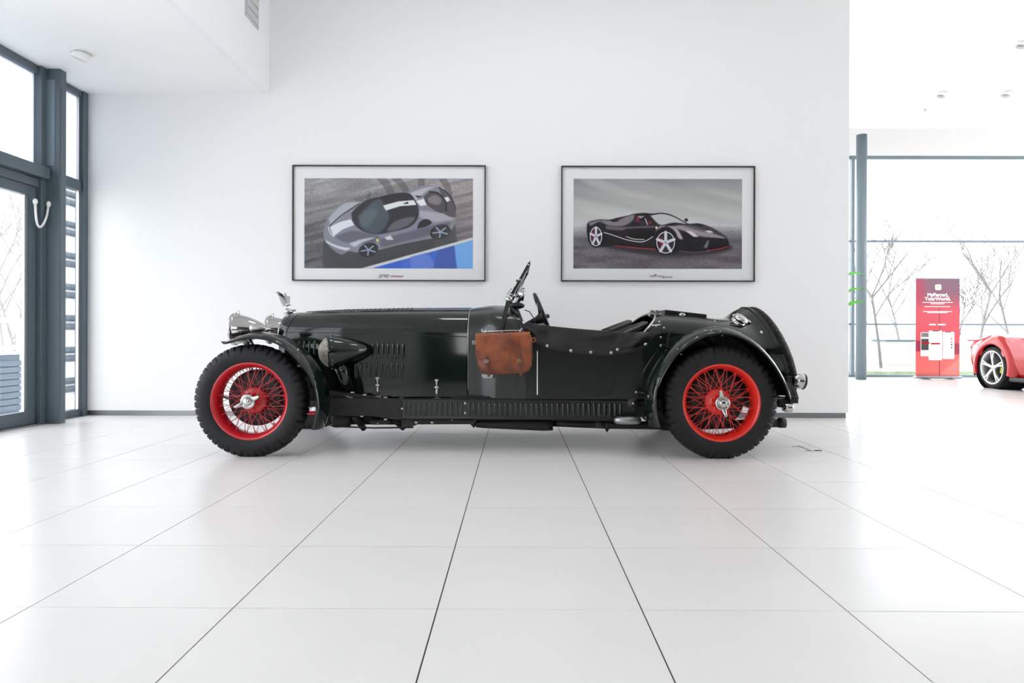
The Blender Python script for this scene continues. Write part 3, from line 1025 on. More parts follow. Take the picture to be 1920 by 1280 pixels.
ic = rrect(383, 142, 453, 206, 0.025).build('app_icon', M['inkwhite'], ban)
rrect(412, 160, 424, 190, 0.004, 0.002).build('emblem', M['yellow'], ic)
c = bx_(413, 278)
flat_text('lettering', 'MyFerrari,', 0.086, (c.x, c.y, c.z), M['inkwhite'], ban, bold=0.004, sx=1.08)
c = bx_(413, 324)
flat_text('lettering', 'YourWorld.', 0.086, (c.x, c.y, c.z), M['inkwhite'], ban, bold=0.004, sx=1.12)
for u0, u1, v in ((240, 585, 348), (330, 490, 364), (260, 557, 396), (245, 577, 452), (295, 523, 465)):   # lines of print too small to read
    rrect(u0, v - 4, u1, v + 4, 0.004).build('small_print', M['inkwhite'], ban)
for u0, u1, v in ((315, 395, 602), (415, 505, 602)):
    rrect(u0, v - 8, u1, v + 8, 0.008).build('store_badge', M['inkwhite'], ban)
ph = rrect(220, 690, 345, 965, 0.02).build('phone_image', M['inkwhite'], ban)
rrect(226, 696, 340, 745, 0.01, 0.001).build('screen_photo', M['inkgrey'], ph)
rrect(226, 765, 340, 895, 0.01, 0.001).build('screen_photo', M['inkdark'], ph)
rrect(232, 805, 320, 825, 0.008, 0.002).build('screen_car', M['carred'], ph)
ph = rrect(472, 684, 603, 995, 0.02).build('phone_image', M['inkwhite'], ban)
rrect(500, 684, 565, 692, 0.004, 0.001).build('notch', M['inkdark'], ph)
for v, mm in ((765, 'carred'), (802, 'inkgrey'), (832, 'inkdark'), (865, 'inkdark')):
    rrect(562, v - 8, 580, v + 8, 0.008, 0.001).build('screen_dot', M[mm], ph)
ph = rrect(310, 670, 465, 1010, 0.02, 0.002).build('phone_image', M['inkwhite'], ban)
rrect(352, 670, 428, 680, 0.004, 0.003).build('notch', M['inkdark'], ph)
rrect(335, 811, 440, 829, 0.008, 0.003).build('screen_car', M['carred'], ph)

# ================================================================== potted plant behind the wall end
PY = 7.75
px0 = W(1594, 600, PY).x - 0.32
pl = thing('potted_plant', 'bright green leafy plant peeking out behind the white wall end', 'plant', (px0, PY, 0))
MB().lathe([(0.001, 0), (0.16, 0), (0.2, 0.42), (0.205, 0.45), (0.185, 0.45), (0.18, 0.40), (0.001, 0.40)], (px0, PY, 0), 'Z', 24).build('pot', M['pot'], pl)
MB().lathe([(0.001, 0.402), (0.179, 0.402)], (px0, PY, 0), 'Z', 24).build('soil', M['soil'], pl)


def leaf(p0, p1, wd, name='leaf', stemmed=True):
    p0, p1 = Vector(p0), Vector(p1)
    d = p1 - p0
    side = d.cross(Vector((0, -0.5, 1))).normalized()
    rows = []
    for k in range(8):
        t = k / 7
        c_ = p0.lerp(p1, t) + Vector((0, 0, 0.03 * math.sin(PI * t) * d.length / 0.2))
        w_ = wd * math.sin(PI * min(1, t * 0.92 + 0.06)) ** 0.8
        rows.append([c_ - side * w_, c_ - Vector((0, 0, 0.006)), c_ + side * w_])
    MB().grid(rows).build(name, M['leaf'], pl, solid=0.0015)


stem_pts = [(px0, PY, 0.4), (px0 + 0.02, PY - 0.02, 0.9), (px0 + 0.03, PY - 0.02, 1.6)]
MB().tube(stem_pts, [0.014, 0.011, 0.006], 8).build('stem', M['leaf'], pl)
for (ax, ay), (bx2, by2), w_ in (((1575, 522), (1621, 515), 0.032), ((1572, 560), (1619, 541), 0.026), ((1572, 585), (1620, 566), 0.034)):
    leaf(W(ax, ay, PY - 0.05), W(bx2, by2, PY - 0.1), w_)
rnd = random.Random(4)
for k in range(16):
    z = rnd.uniform(0.85, 1.6)
    a_ = rnd.uniform(PI * 0.6, PI * 1.35)
    q = Vector((px0 + 0.02, PY, z))
    leaf(q, q + Vector((math.cos(a_) * 0.26, math.sin(a_) * 0.2, rnd.uniform(-0.02, 0.12))), rnd.uniform(0.025, 0.04))

# ================================================================== red sports car at the right edge (nose towards the photographer)
RXs = 7.285                                    # its visible side
wy = 10.75
rz = 0.325
rc = thing('red_sports_car', 'glossy red modern sports car cut off by the right frame edge', 'car', (RXs + 0.95, 9.5, 0))
# stations along the car from tail (far) to nose (near): Y, side inset, sill z, shoulder z, deck z (centre), half width
ST = [(11.62, 0.34, 0.42, 0.70, 0.74), (11.55, 0.22, 0.30, 0.705, 0.80), (11.40, 0.10, 0.27, 0.73, 0.84), (11.1, 0.02, 0.24, 0.765, 0.86), (10.75, 0.0, 0.22, 0.80, 0.87),
      (10.4, 0.02, 0.2, 0.785, 0.90), (10.0, 0.05, 0.19, 0.75, 1.08), (9.4, 0.06, 0.18, 0.72, 1.2), (8.8, 0.05, 0.18, 0.72, 1.10), (8.3, 0.02, 0.18, 0.74, 0.88),
      (7.9, 0.0, 0.19, 0.74, 0.80), (7.4, 0.06, 0.2, 0.66, 0.70), (7.1, 0.22, 0.24, 0.52, 0.54)]
HW = 0.96
ccx = RXs + HW
rows = []
NS = 56
for i in range(NS):
    Y = ST[0][0] + (ST[-1][0] - ST[0][0]) * i / (NS - 1)
    ys_ = [-q[0] for q in ST]
    ins, zs_, zh, zd = (interp(-Y, ys_, [q[k] for q in ST]) for k in (1, 2, 3, 4))
    r_ = []
    half = [(-(HW - ins) * 0.93, zs_), (-(HW - ins) * 0.985, zs_ + 0.10), (-(HW - ins), (zs_ + zh) / 2), (-(HW - ins) * 0.985, zh - 0.08), (-(HW - ins) * 0.95, zh), (-(HW - ins) * 0.86, zh + 0.03),
            (-(HW - ins) * 0.70, zh + (zd - zh) * 0.45), (-(HW - ins) * 0.5, zh + (zd - zh) * 0.92), (-(HW - ins) * 0.25, zd), (0, zd + 0.005)]
    for x, z in half + [(-x, z) for x, z in reversed(half[:-1])]:
        r_.append(Vector((ccx + x, Y, z)))
    rows.append(r_)
mb = MB()
faces_rows = rows
# cut the wheel arches out of the side faces
vs = [p for r in rows for p in r]
nn = len(rows[0])
fcs = []
for i in range(NS - 1):
    for k in range(nn - 1):
        q = (i * nn + k, i * nn + k + 1, (i + 1) * nn + k + 1, (i + 1) * nn + k)
        c_ = sum((vs[j] for j in q), Vector()) / 4
        skip = any(math.hypot(c_.y - yy, c_.z - rz) < 0.36 for yy in (wy, 8.05)) and (k < 3 or k > nn - 5)
        if not skip:
            fcs.append(q)
mb.add(vs, fcs, True)
shell = mb.build('body_shell', M['carred'], rc, subsurf=1, solid=0.02)
MB().prism(rows[0], (0, 0.01, 0)).build('rear_panel', M['carred'], rc)
MB().prism(rows[-1], (0, -0.01, 0)).build('nose_panel', M['carred'], rc)
for yy in (wy, 8.05):
    for sgn in (-1, 1):
        pts = []
        for k in range(17):
            t = PI * k / 16 * 1.12 - 0.19
            pts.append((ccx + sgn * (HW - 0.0), yy + 0.365 * math.cos(t), rz + 0.365 * math.sin(t)))
        MB().lathe([(0.352, 0.03), (0.356, -0.004), (0.366, -0.010), (0.40, -0.004), (0.44, 0.014), (0.50, 0.055), (0.50, 0.09)], (ccx + sgn * HW, yy, rz), 'X', 40, arc=(-0.30, PI + 0.30),
                   mtx=Matrix.Diagonal(Vector((-sgn, 1, 1)))).build('arch_flare', M['carred'], rc)
        MB().lathe([(0.36, -0.02), (0.36, 0.34), (0.001, 0.34)], (ccx + sgn * (HW - 0.02), yy, rz), 'X', 32, mtx=Matrix.Diagonal(Vector((-sgn, 1, 1)))).build('wheel_well', M['dark'], rc)
MB().box((ccx - HW + 0.02, 8.45, 0.13), (ccx + HW - 0.02, 10.4, 0.20)).build('side_skirt', M['black'], rc, bevel=0.02)
MB().box((ccx - HW + 0.1, 7.2, 0.14), (ccx + HW - 0.1, 11.0, 0.30)).build('underbody', M['dark'], rc)
# quarter intake, tail lamp, duck tail, greenhouse glass
q = [(0.03, 10.62, 0.74), (0.03, 10.28, 0.765), (0.045, 10.02, 0.72), (0.03, 10.12, 0.62), (0.02, 10.42, 0.66)]
MB().prism([(RXs + a_ + 0.022, b_, c_) for a_, b_, c_ in q], (0.05, 0, 0)).build('quarter_intake', M['red'], rc, bevel=0.004)
MB().box((ccx - 0.74, 11.40, 0.722), (ccx + 0.74, 11.66, 0.750)).build('duck_tail', M['carred'], rc, bevel=0.012)
for sgn in (-1, 1):
    MB().lathe([(0.001, 0), (0.06, 0), (0.07, -0.02), (0.05, -0.04)], (ccx + sgn * 0.6, 11.66, 0.62), 'Y', 20, mtx=Matrix.Diagonal(Vector((1, -1, 1)))).build('tail_lamp', M['lampred'], rc)
gl = []
for Y, z0, z1 in ((10.05, 0.86, 0.93), (9.8, 0.86, 1.06), (9.4, 0.84, 1.14), (8.95, 0.82, 1.0), (8.6, 0.8, 0.83)):
    gl.append([Vector((ccx - HW * 0.80, Y, z0)), Vector((ccx - HW * 0.60, Y, z1))])
MB().grid(gl).build('side_window', M['dark'], rc, solid=0.012, off=0)


def sport_wheel(y, sgn):
    x = ccx + sgn * (HW - 0.01)
    w = bpy.data.objects.new('wheel', None)
    COL.objects.link(w)
    w.location = (x, y, rz)
    attach(w, rc)
    mt = Matrix.Diagonal(Vector((-sgn, 1, 1)))
    MB().lathe([(0.24, 0.012), (0.262, 0.0), (0.30, 0.006), (0.318, 0.03), (0.325, 0.06), (0.325, 0.18), (0.318, 0.21), (0.26, 0.22)], (0, 0, 0), 'X', 48, mtx=mt).build('tyre', M['rubber'], w)
    MB().lathe([(0.262, 0.004), (0.25, -0.002), (0.236, 0.006), (0.228, 0.05), (0.22, 0.2)], (0, 0, 0), 'X', 48, mtx=mt).build('rim', M['rimgrey'], w)
    for k in range(5):
        t = k * 2 * PI / 5 + 0.35
        for e in (-0.11, 0.11):
            a_ = mt @ Vector((0.03, 0.04 * math.cos(t + e * 2), 0.04 * math.sin(t + e * 2)))
            b_ = mt @ Vector((0.012, 0.13 * math.cos(t + e * 0.6), 0.13 * math.sin(t + e * 0.6)))
            c_ = mt @ Vector((0.012, 0.24 * math.cos(t + e * 1.0), 0.24 * math.sin(t + e * 1.0)))
            MB().bar(a_, b_, 0.022, 0.022, (1, 0, 0)).bar(b_, c_, 0.022, 0.022, (1, 0, 0)).build('spoke', M['rimgrey'], w)
    MB().lathe([(0.001, 0.012), (0.03, 0.014), (0.045, 0.03), (0.045, 0.06)], (0, 0, 0), 'X', 20, mtx=mt).build('hub', M['rimgrey'], w)
    MB().lathe([(0.001, 0.07), (0.19, 0.07), (0.19, 0.1)], (0, 0, 0), 'X', 32, mtx=mt).build('brake_disc', M['drum'], w)
    MB().lathe([(0.13, 0.05), (0.20, 0.05), (0.20, 0.09), (0.13, 0.09)], (0, 0, 0), 'X', 8, arc=(PI - 0.55, PI + 0.55), mtx=mt).build('caliper', M['yellow'], w)


for y_ in (wy, 8.05):
    for s_ in (-1, 1):
        sport_wheel(y_, s_)

# ================================================================== VINTAGE CAR
YC = 5.30                                      # centre line
YT = 4.622                                     # near tyre centre
WR = 0.3725
XF, XR = W(467, 756, 4.56).x, W(1353, 759, 4.56).x
car = thing('vintage_car', 'dark green open vintage two-seater with red wire wheels parked before the white wall', 'car', ((XF + XR) / 2, YC, 0))


def part(name, parent=car):
    o = bpy.data.objects.new(name, None)
    COL.objects.link(o)
    o.location = ORIGIN.get(parent.name, (0, 0, 0))
    attach(o, parent)
    ORIGIN[o.name] = tuple(o.location)
    return o


# ------------------------------------------------------------------ wheels
def tyre_mesh(grooved=True):
    prof = [(0.244, -0.058), (0.256, -0.066), (0.275, -0.073), (0.298, -0.0765), (0.318, -0.0755), (0.334, -0.071), (0.350, -0.063), (0.362, -0.053), (0.3695, -0.040), (0.3725, -0.026), (0.3725, -0.020),
            (0.3725, 0.0)]
    prof = prof + [(r, -h) for r, h in reversed(prof[:-1])]
    N = 48
    sub = 9
    vs, fs = [], []
    n = N * sub
    for r, h in prof:
        for k in range(n):
            b, q = divmod(k, sub)
            groove = q <= 1
            deep = 0.322 if b % 2 else 0.338
            rr, hh = r, h
            if groove and r > deep:
                d = min(1, (r - deep) / 0.02)
                rr, hh = r - 0.008 * d, h * (1 - 0.09 * d)
            if abs(h) == 0.020:
                rr -= 0.007
            t = 2 * PI * k / n
            z = rr * math.sin(t)
            z = max(z, -0.3655)
            vs.append((rr * math.cos(t), hh, z))
    m = len(prof)
    for i in range(m - 1):
        for k in range(n):
            l = (k + 1) % n
            fs.append((i * n + k, i * n + l, (i + 1) * n + l, (i + 1) * n + k))
    return vs, fs


TV, TF = tyre_mesh()


def wheel(x, y, sgn, red, ears, detail=True):
    """wire wheel; sgn=+1: outer face towards -Y"""
    w = bpy.data.objects.new('wheel', None)
    COL.objects.link(w)
    w.location = (x, y, 0.3655)
    if sgn < 0:
        w.rotation_euler = (0, 0, PI)
    attach(w, car)
    ty = MB().add(TV, TF, True).build('tyre', M['rubber'], w)
    mb = MB()
    mb.lathe([(0.235, -0.050), (0.238, -0.056), (0.243, -0.061), (0.250, -0.066), (0.2565, -0.064), (0.258, -0.058), (0.250, -0.054)], (0, 0, 0), 'Y', 72)
    mb.lathe([(0.238, -0.054), (0.229, -0.044), (0.223, -0.030), (0.2185, -0.005), (0.2165, 0.030), (0.2165, 0.048), (0.236, 0.054), (0.250, 0.060)], (0, 0, 0), 'Y', 72)
    mb.build('rim', red, w)
    # hub shell
    MB().lathe([(0.030, -0.075), (0.040, -0.074), (0.043, -0.066), (0.043, -0.052), (0.034, -0.046), (0.036, -0.010), (0.050, 0.012), (0.078, 0.020), (0.088, 0.024), (0.088, 0.034), (0.070, 0.040), (0.001, 0.040)],
               (0, 0, 0), 'Y', 40).build('hub', red, w)
    mb = MB()
    for k in range(20):
        t = 2 * PI * k / 20
        mb.ball((0.079 * math.cos(t), 0.018, 0.079 * math.sin(t)), 0.005, 6, 4)
    mb.build('hub_rivets', red, w)
    # spokes
    specs = []
    for k in range(20):
        t = 2 * PI * (k + .5) / 20
        d = 0.62 if k % 2 else -0.62
        specs.append((0.043, -0.058, t, 0.222, -0.022 if k % 2 else -0.015, t + d))
    for k in range(40):
        t = 2 * PI * k / 40
        d = 0.52 if k % 2 else -0.52
        specs.append((0.084, 0.027 if k % 4 < 2 else 0.033, t, 0.219, 0.008 + 0.010 * (k % 2), t + d))
    if detail:
        base = None
        for r0, h0, t0, r1, h1, t1 in specs:
            p = Vector((r0 * math.cos(t0), h0, r0 * math.sin(t0)))
            q = Vector((r1 * math.cos(t1), h1, r1 * math.sin(t1)))
            d = q - p
            if base is None:
                base = MB().tube([(0, 0, 0), (0, 0, 1)], 0.0019, 6, cap=False).lathe([(0.0036, 0.90), (0.0036, 1.0)], (0, 0, 0), 'Z', 6).build('spoke', red, w)
                s = base
            else:
                s = base.copy()
                COL.objects.link(s)
            s.location = p
            s.rotation_mode = 'QUATERNION'
            s.rotation_quaternion = Vector((0, 0, 1)).rotation_difference(d.normalized())
            s.scale = (1, 1, d.length)
    else:
        mb = MB()
        for r0, h0, t0, r1, h1, t1 in specs:
            mb.tube([(r0 * math.cos(t0), h0, r0 * math.sin(t0)), (r1 * math.cos(t1), h1, r1 * math.sin(t1))], 0.002, 5, cap=False)
        o_ = mb.build('spokes', red, w)
        o_['kind'] = 'stuff'
    # knock-off spinner
    mb = MB()
    mb.lathe([(0.001, -0.112), (0.015, -0.111), (0.023, -0.107), (0.027, -0.100), (0.028, -0.094)], (0, 0, 0), 'Y', 32)
    mb.lathe([(0.028, -0.094), (0.030, -0.090), (0.033, -0.094), (0.045, -0.092), (0.049, -0.086), (0.049, -0.076), (0.040, -0.070)], (0, 0, 0), 'Y', 40)
    sp_ = mb.build('spinner', M['chrome'], w)
    for t in ears:
        rows = []
        for u, half, th in ((0.040, 0.023, 0.010), (0.055, 0.019, 0.010), (0.070, 0.014, 0.009), (0.082, 0.011, 0.008), (0.089, 0.006, 0.005)):
            c_ = Vector((math.cos(t), 0, math.sin(t))) * u
            s_ = Vector((-math.sin(t), 0, math.cos(t))) * half
            y_ = Vector((0, -0.088 - (u - 0.04) * 0.35, 0))
            n_ = Vector((0, th / 2, 0))
            rows.append([c_ + y_ - s_, c_ + y_ - n_ * 1.2 - s_ * 0.4, c_ + y_ - n_ * 1.2 + s_ * 0.4, c_ + y_ + s_, c_ + y_ + n_ + s_ * 0.4, c_ + y_ + n_ - s_ * 0.4])
        e_ = MB().grid(rows, True, True).add(rows[-1], [tuple(range(6))]).build('ear', M['chrome'], w)
    # brake drum behind the spokes
    mb = MB()
    mb.lathe([(0.001, 0.050), (0.120, 0.050), (0.165, 0.053), (0.172, 0.056), (0.174, 0.064), (0.182, 0.066), (0.188, 0.070), (0.188, 0.080), (0.184, 0.082), (0.184, 0.088), (0.190, 0.090), (0.190, 0.112), (0.001, 0.112)], (0, 0, 0.012), 'Y', 56)
    mb.build('brake_drum', M['drum'], w)
    if detail:
        # raised sidewall lettering
        def sidewall(txt, size, rad, ang, flip):
            vs_, fs_ = text_mesh(txt, size, bold=0.0004)
            out_ = []
            for xx, yy, _ in vs_:
                r_ = rad + (yy - size * .35) * (1 if not flip else -1)
                a_ = ang + (-xx if not flip else xx) / rad
                hh_ = interp(r_, [0.256, 0.275, 0.298, 0.318, 0.334], [-0.066, -0.073, -0.0765, -0.0755, -0.071])
                out_.append((r_ * math.cos(a_), hh_ - 0.0012, r_ * math.sin(a_)))
            MB().add(out_, fs_).build('sidewall_lettering', M['rubber'], w, weld=False)
        sidewall('5.50-18', 0.020, 0.306, PI * 0.37, False)
        sidewall('DUNLOP', 0.026, 0.303, -PI * 0.52, True)
    return w


wheel(XF, YT, 1, M['red'], (0.42, 0.42 + PI))
wheel(XR, YT, 1, M['redrear'], (1.78, 1.78 + PI))
YFAR = 2 * YC - YT
wheel(XF, YFAR, -1, M['red'], (0.9, 0.9 + PI), False)
wheel(XR, YFAR, -1, M['redrear'], (0.3, 0.3 + PI), False)


# ------------------------------------------------------------------ body sections
def half_ring(w, zb, zh, zt, p=0.75, nb=5, na=14, wb=None):
    """near half of a cross-section from sill up to the crown: list of (dy, z)"""
    wb = w * 0.985 if wb is None else wb
    pts = [(-(wb + (w - wb) * (k / nb) ** 0.7), zb + (zh - zb) * k / nb) for k in range(nb)]
    for k in range(na + 1):
        t = PI / 2 * k / na
        pts.append((-w * max(0, math.cos(t)) ** p, zh + (zt - zh) * math.sin(t) ** p))
    return pts


def full(h):
    return h + [(-y, z) for y, z in reversed(h[:-1])]


def ring3(x, h, shear=0.0, z0=0.0):
    return [Vector((x + shear * (z - z0), YC + y, z)) for y, z in h]


# bonnet stations: x, half width, hinge z, crown z, bottom z
xh0, xh1 = W(553, 620, 5.02).x, W(877, 640, 4.90).x
HX = [xh0, xh0 + 0.35, xh0 + 0.8, xh1]
HWD = [0.268, 0.315, 0.366, 0.402]
HZH = [W(560, 622, 5.03).z, 0.813, 0.803, W(875, 631, 4.9).z]
HZT = [W(553, 585.5, YC).z, 0.988, 0.998, W(877, 578.5, YC).z]
HZB = [0.44, 0.40, W(740, 748, 4.92).z, W(870, 746, 4.9).z]


def hood_at(x):
    return [interp(x, HX, q) for q in (HWD, HZH, HZT, HZB)]


NH = 24
top_rows, side_rows, side_far = [], [], []
for i in range(NH + 1):
    x = xh0 + (xh1 - 0.004 - xh0) * i / NH
    w_, zh_, zt_, zb_ = hood_at(x)
    arc = [(-w_ * max(0, math.cos(PI / 2 * k / 16)) ** 0.72, zh_ + (zt_ - zh_) * math.sin(PI / 2 * k / 16) ** 0.82) for k in range(17)]
    arc = arc + [(-y, z) for y, z in reversed(arc[:-1])]
    ln_ = 0.062 * max(0, 1 - i / 5)
    top_rows.append([Vector((x - ln_ * min(1, (zt_ - z) / (zt_ - zh_)), YC + y, z)) for y, z in arc])
    side_rows.append([Vector((x - ln_, YC - w_ * (1.035 - 0.035 * (k / 10) ** 2.2) + 0.002, zb_ + (zh_ - 0.003 - zb_) * k / 10)) for k in range(11)])
    side_far.append([Vector((p.x, 2 * YC - p.y, p.z)) for p in side_rows[-1]])
bt = MB().grid(top_rows).build('bonnet_top', M['green'], car, solid=0.004)
bs = MB().grid(side_rows).build('bonnet_side', M['green'], car, solid=0.004, off=-1)
bsf = MB().grid(side_far).build('bonnet_side', M['green'], car, solid=0.004, off=-1)
# hinge rods
MB().tube([(xh0 + (xh1 - xh0) * k / 8, YC - hood_at(xh0 + (xh1 - xh0) * k / 8)[0] - 0.000, hood_at(xh0 + (xh1 - xh0) * k / 8)[1] - 0.002) for k in range(9)], 0.0035, 6).build('side_hinge', M['under'], bt)
MB().tube([(xh0 + (xh1 - xh0) * k / 8, YC, hood_at(xh0 + (xh1 - xh0) * k / 8)[2] + 0.003) for k in range(9)], 0.005, 6).build('centre_hinge', M['under'], bt)


def louvre_mesh(L, wd, ht, n=7):
    """pressed louvre: long half-capsule along z, standing out along -y"""
    rows = []
    for i in range(n + 4):
        if i < 3:
            z, s_ = -L / 2 + wd * (1 - math.cos(i / 3 * PI / 2)) * 0.6, math.sin(i / 3 * PI / 2)
        elif i > n:
            j = n + 3 - i
            z, s_ = L / 2 - wd * (1 - math.cos(j / 3 * PI / 2)) * 0.6, math.sin(j / 3 * PI / 2)
        else:
            z, s_ = -L / 2 + wd * 0.6 + (L - wd * 1.2) * (i - 3) / (n - 3), 1
        rows.append([(wd / 2 * math.cos(PI * k / 8) * max(s_, .02), -ht * math.sin(PI * k / 8) * s_, z) for k in range(9)])
    return MB().grid(rows)


def louvre_row(src, parent, pxs, y0, y1, Y, name='louvre'):
    out_ = src
    for px in pxs:
        a_, b_ = W(px, y0, Y), W(px, y1, Y)
        c_ = (a_ + b_) / 2
        if out_ is None:
            out_ = louvre_mesh(a_.z - b_.z, 0.023, 0.0095).build(name, M['green'], parent)
            out_.location = c_
            out_['len'] = a_.z - b_.z
        else:
            inst(out_, name, c_, parent, scale=(1, 1, (a_.z - b_.z) / src['len'] if src else 1))
    return out_


def hood_y(px):
    Y = 4.9
    for _ in range(3):
        Y = YC - hood_at(W(px, 680, Y).x)[0] * 1.024 + 0.003
    return Y


lv = None
for px in [562, 571.5, 581, 590.5]:
    o_ = louvre_row(lv, bs, [px], 638, 666, hood_y(px))
    lv = lv or o_
for k in range(7):
    louvre_row(lv, bs, [699.5 + k * 9.45], 642.5, 672.5, hood_y(700 + k * 9.45))
for k in range(2):
    louvre_row(lv, bs, [564 + k * 9.5], 682, 706, hood_y(565))
for k in range(10):
    louvre_row(lv, bs, [668 + k * 9.65], 679, 708.5, hood_y(668 + k * 9.65) - 0.0035)
# louvres on top of the bonnet, both sides of the centre hinge
lvt = None
for sg in (-1, 1):
    for k in range(22):
        x = W(592, 584, 5.2).x + k * (W(772, 580, 5.2).x - W(592, 584, 5.2).x) / 21
        w_, zh_, zt_, zb_ = hood_at(x)
        th = 0.42 * PI
        if lvt is None:
            lvt = louvre_mesh(0.15, 0.021, 0.009).build('louvre', M['under'], bt)
        o_ = inst(lvt, 'louvre', (x, YC + sg * w_ * 0.36, zt_ - 0.011), bt, rot=(-PI / 2 + sg * (-0.0) , 0, 0))
        o_.rotation_euler = (-PI / 2 - 0.16 * sg, 0, 0.0)
# bonnet catches
for px, y0, y1 in ((708.5, 709, 744), (819.5, 713, 748)):
    Y = hood_y(px) - 0.012
    ct = part('bonnet_catch')
    a_, b_ = W(px - 1, y0, Y), W(px, y1, Y)
    MB().tube([a_, a_.lerp(b_, 0.25), a_.lerp(b_, 0.45)], [0.007, 0.004, 0.006], 10).build('hook', M['dullchrome'], ct)
    MB().ball(a_.lerp(b_, 0.38), 0.011, 12, 8, (1.5, 0.6, 1)).build('thumb_nut', M['dullchrome'], ct)
    MB().tube([a_.lerp(b_, 0.45), a_.lerp(b_, 0.9)], 0.0085, 12).build('barrel', M['dullchrome'], ct)
    MB().box(a_ + Vector((-0.012, -0.004, -0.004)), a_ + Vector((0.012, 0.012, 0.008))).build('plate', M['dullchrome'], ct, bevel=0.002)
    MB().box(b_ + Vector((-0.020, -0.01, -0.002)), b_ + Vector((0.022, 0.012, 0.008))).build('foot', M['dullchrome'], ct, bevel=0.002)

# ------------------------------------------------------------------ radiator shell
xr0 = W(520, 610, 5.04).x
RS = [(xr0, 0.225, 0.47, 0.80, 0.905), (xr0 + 0.008, 0.240, 0.455, 0.812, 0.938), (xr0 + 0.026, 0.252, 0.445, 0.820, 0.960), (xr0 + 0.082, 0.262, 0.44, 0.825, 0.968), (xh0 - 0.006, 0.267, 0.44, HZH[0], HZT[0])]
rows = [[Vector((x - (0.062 * min(1, (zt_ - z) / (zt_ - zh_)) if j >= 3 else 0.02 * (j == 2) * min(1, (zt_ - z) / (zt_ - zh_))), YC + y, z)) for y, z in full(half_ring(w_, zb_, zh_, zt_, 0.78))]
        for j, (x, w_, zb_, zh_, zt_) in enumerate(RS)]
rs_ = MB().grid(rows).build('radiator_shell', M['green'], car, solid=0.004)
MB().prism([p + Vector((0.012, 0, 0)) for p in rows[0]], (0.01, 0, 0)).build('radiator_core', M['dark'], rs_)
for k in range(15):
    y = YC - 0.19 + k * 0.38 / 14
    MB().box((xr0 + 0.002, y - 0.004, 0.48), (xr0 + 0.012, y + 0.004, 0.86)).build('grille_slat', M['chrome'], rs_)
MB().tube([p for p in rows[0]], 0.008, 8).build('grille_surround', M['chrome'], rs_)
# filler cap and eagle mascot
mp = W(541, 583, YC)
fc = part('radiator_cap')
MB().lathe([(0.030, -0.05), (0.031, -0.016), (0.036, -0.012), (0.034, 0.002), (0.028, 0.012), (0.012, 0.018), (0.001, 0.019)], mp, 'Z', 24).build('cap', M['chrome'], fc)
MB().tube([mp + Vector((-0.002, 0, 0.004)), mp + Vector((0.055, 0, 0.006))], [0.012, 0.007], 10).build('lever', M['dullchrome'], fc)
mas = part('mascot')
b0, b1 = W(537, 577, YC), W(536, 566, YC)
MB().tube([b0 + Vector((0.004, 0, -0.012)), b0, b1], [0.010, 0.008, 0.007], 10).build('pedestal', M['chrome'], mas)
MB().tube([W(523, 573.5, YC), W(529, 572.5, YC), W(536, 571.5, YC), W(541, 571.5, YC), W(546, 571, YC)], [0.002, 0.006, 0.012, 0.009, 0.002], 10).build('bird_body', M['chrome'], mas)
for sg in (-1, 1):
    rows = []
    for (ax, ay), (bx2, by2), t in (((530, 571), (541, 571), 0.0), ((529, 564), (540.5, 566), 0.35), ((528.5, 557), (538.5, 557), 0.7), ((527, 552), (535.5, 551.5), 0.9), ((525, 548.5), (530, 548.5), 1.0)):
        off = Vector((0, sg * (0.010 + 0.075 * t), 0))
        p, q = W(ax, ay, YC), W(bx2, by2, YC)
        rows.append([p + off, p.lerp(q, 0.5) + off * 1.06 + Vector((0, sg * 0.004, 0)), q + off])
    MB().grid(rows).build('wing', M['chrome'], mas, solid=0.006, off=0)

# ------------------------------------------------------------------ scuttle, cockpit sides, tail
Zs0 = W(940, 747, 4.8).z                       # sill height of the body panels
xs1 = W(985, 590, 5.0).x
ST_ = [(xh1, 0.403, Zs0, HZH[3], HZT[3]), (xh1 + 0.12, 0.432, Zs0, 0.805, 1.018), (W(930, 574, YC).x, 0.474, Zs0, 0.815, W(930, 573, YC).z), (xs1 - 0.05, 0.509, Zs0, 0.825, W(968, 574.5, YC).z), (xs1 + 0.0, 0.515, Zs0, 0.83, W(985, 577, YC).z - 0.01)]
rows = []
for i in range(17):
    x = xh1 + 0.002 + (xs1 - xh1 - 0.002) * i / 16
    xs_ = [q[0] for q in ST_]
    w_, zb_, zh_, zt_ = (interp(x, xs_, [q[k] for q in ST_]) for k in (1, 2, 3, 4))
    h_ = half_ring(w_, zb_, zh_, zt_, 0.80, wb=w_ * 0.997)
    f_ = (i / 16) ** 2
    rows.append([Vector((x + (-0.36 * f_ * max(0, z - 0.83)), YC + y, z)) for y, z in full(h_)])
scu = MB().grid(rows).build('scuttle', M['green_satin'], car, solid=0.006)
MB().tube([p for p in rows[-1][4:-4]], 0.009, 8).build('cockpit_beading', M['black'], scu)
MB().tube([p + Vector((0, 0, 0)) for p in rows[0]], 0.003, 6).build('panel_seam', M['dullchrome'], scu)
dash = rows[-1]
MB().prism([p + Vector((-0.03, 0, 0)) for p in dash[5:-5]], (-0.012, 0, 0)).build('dashboard', M['under'], scu)

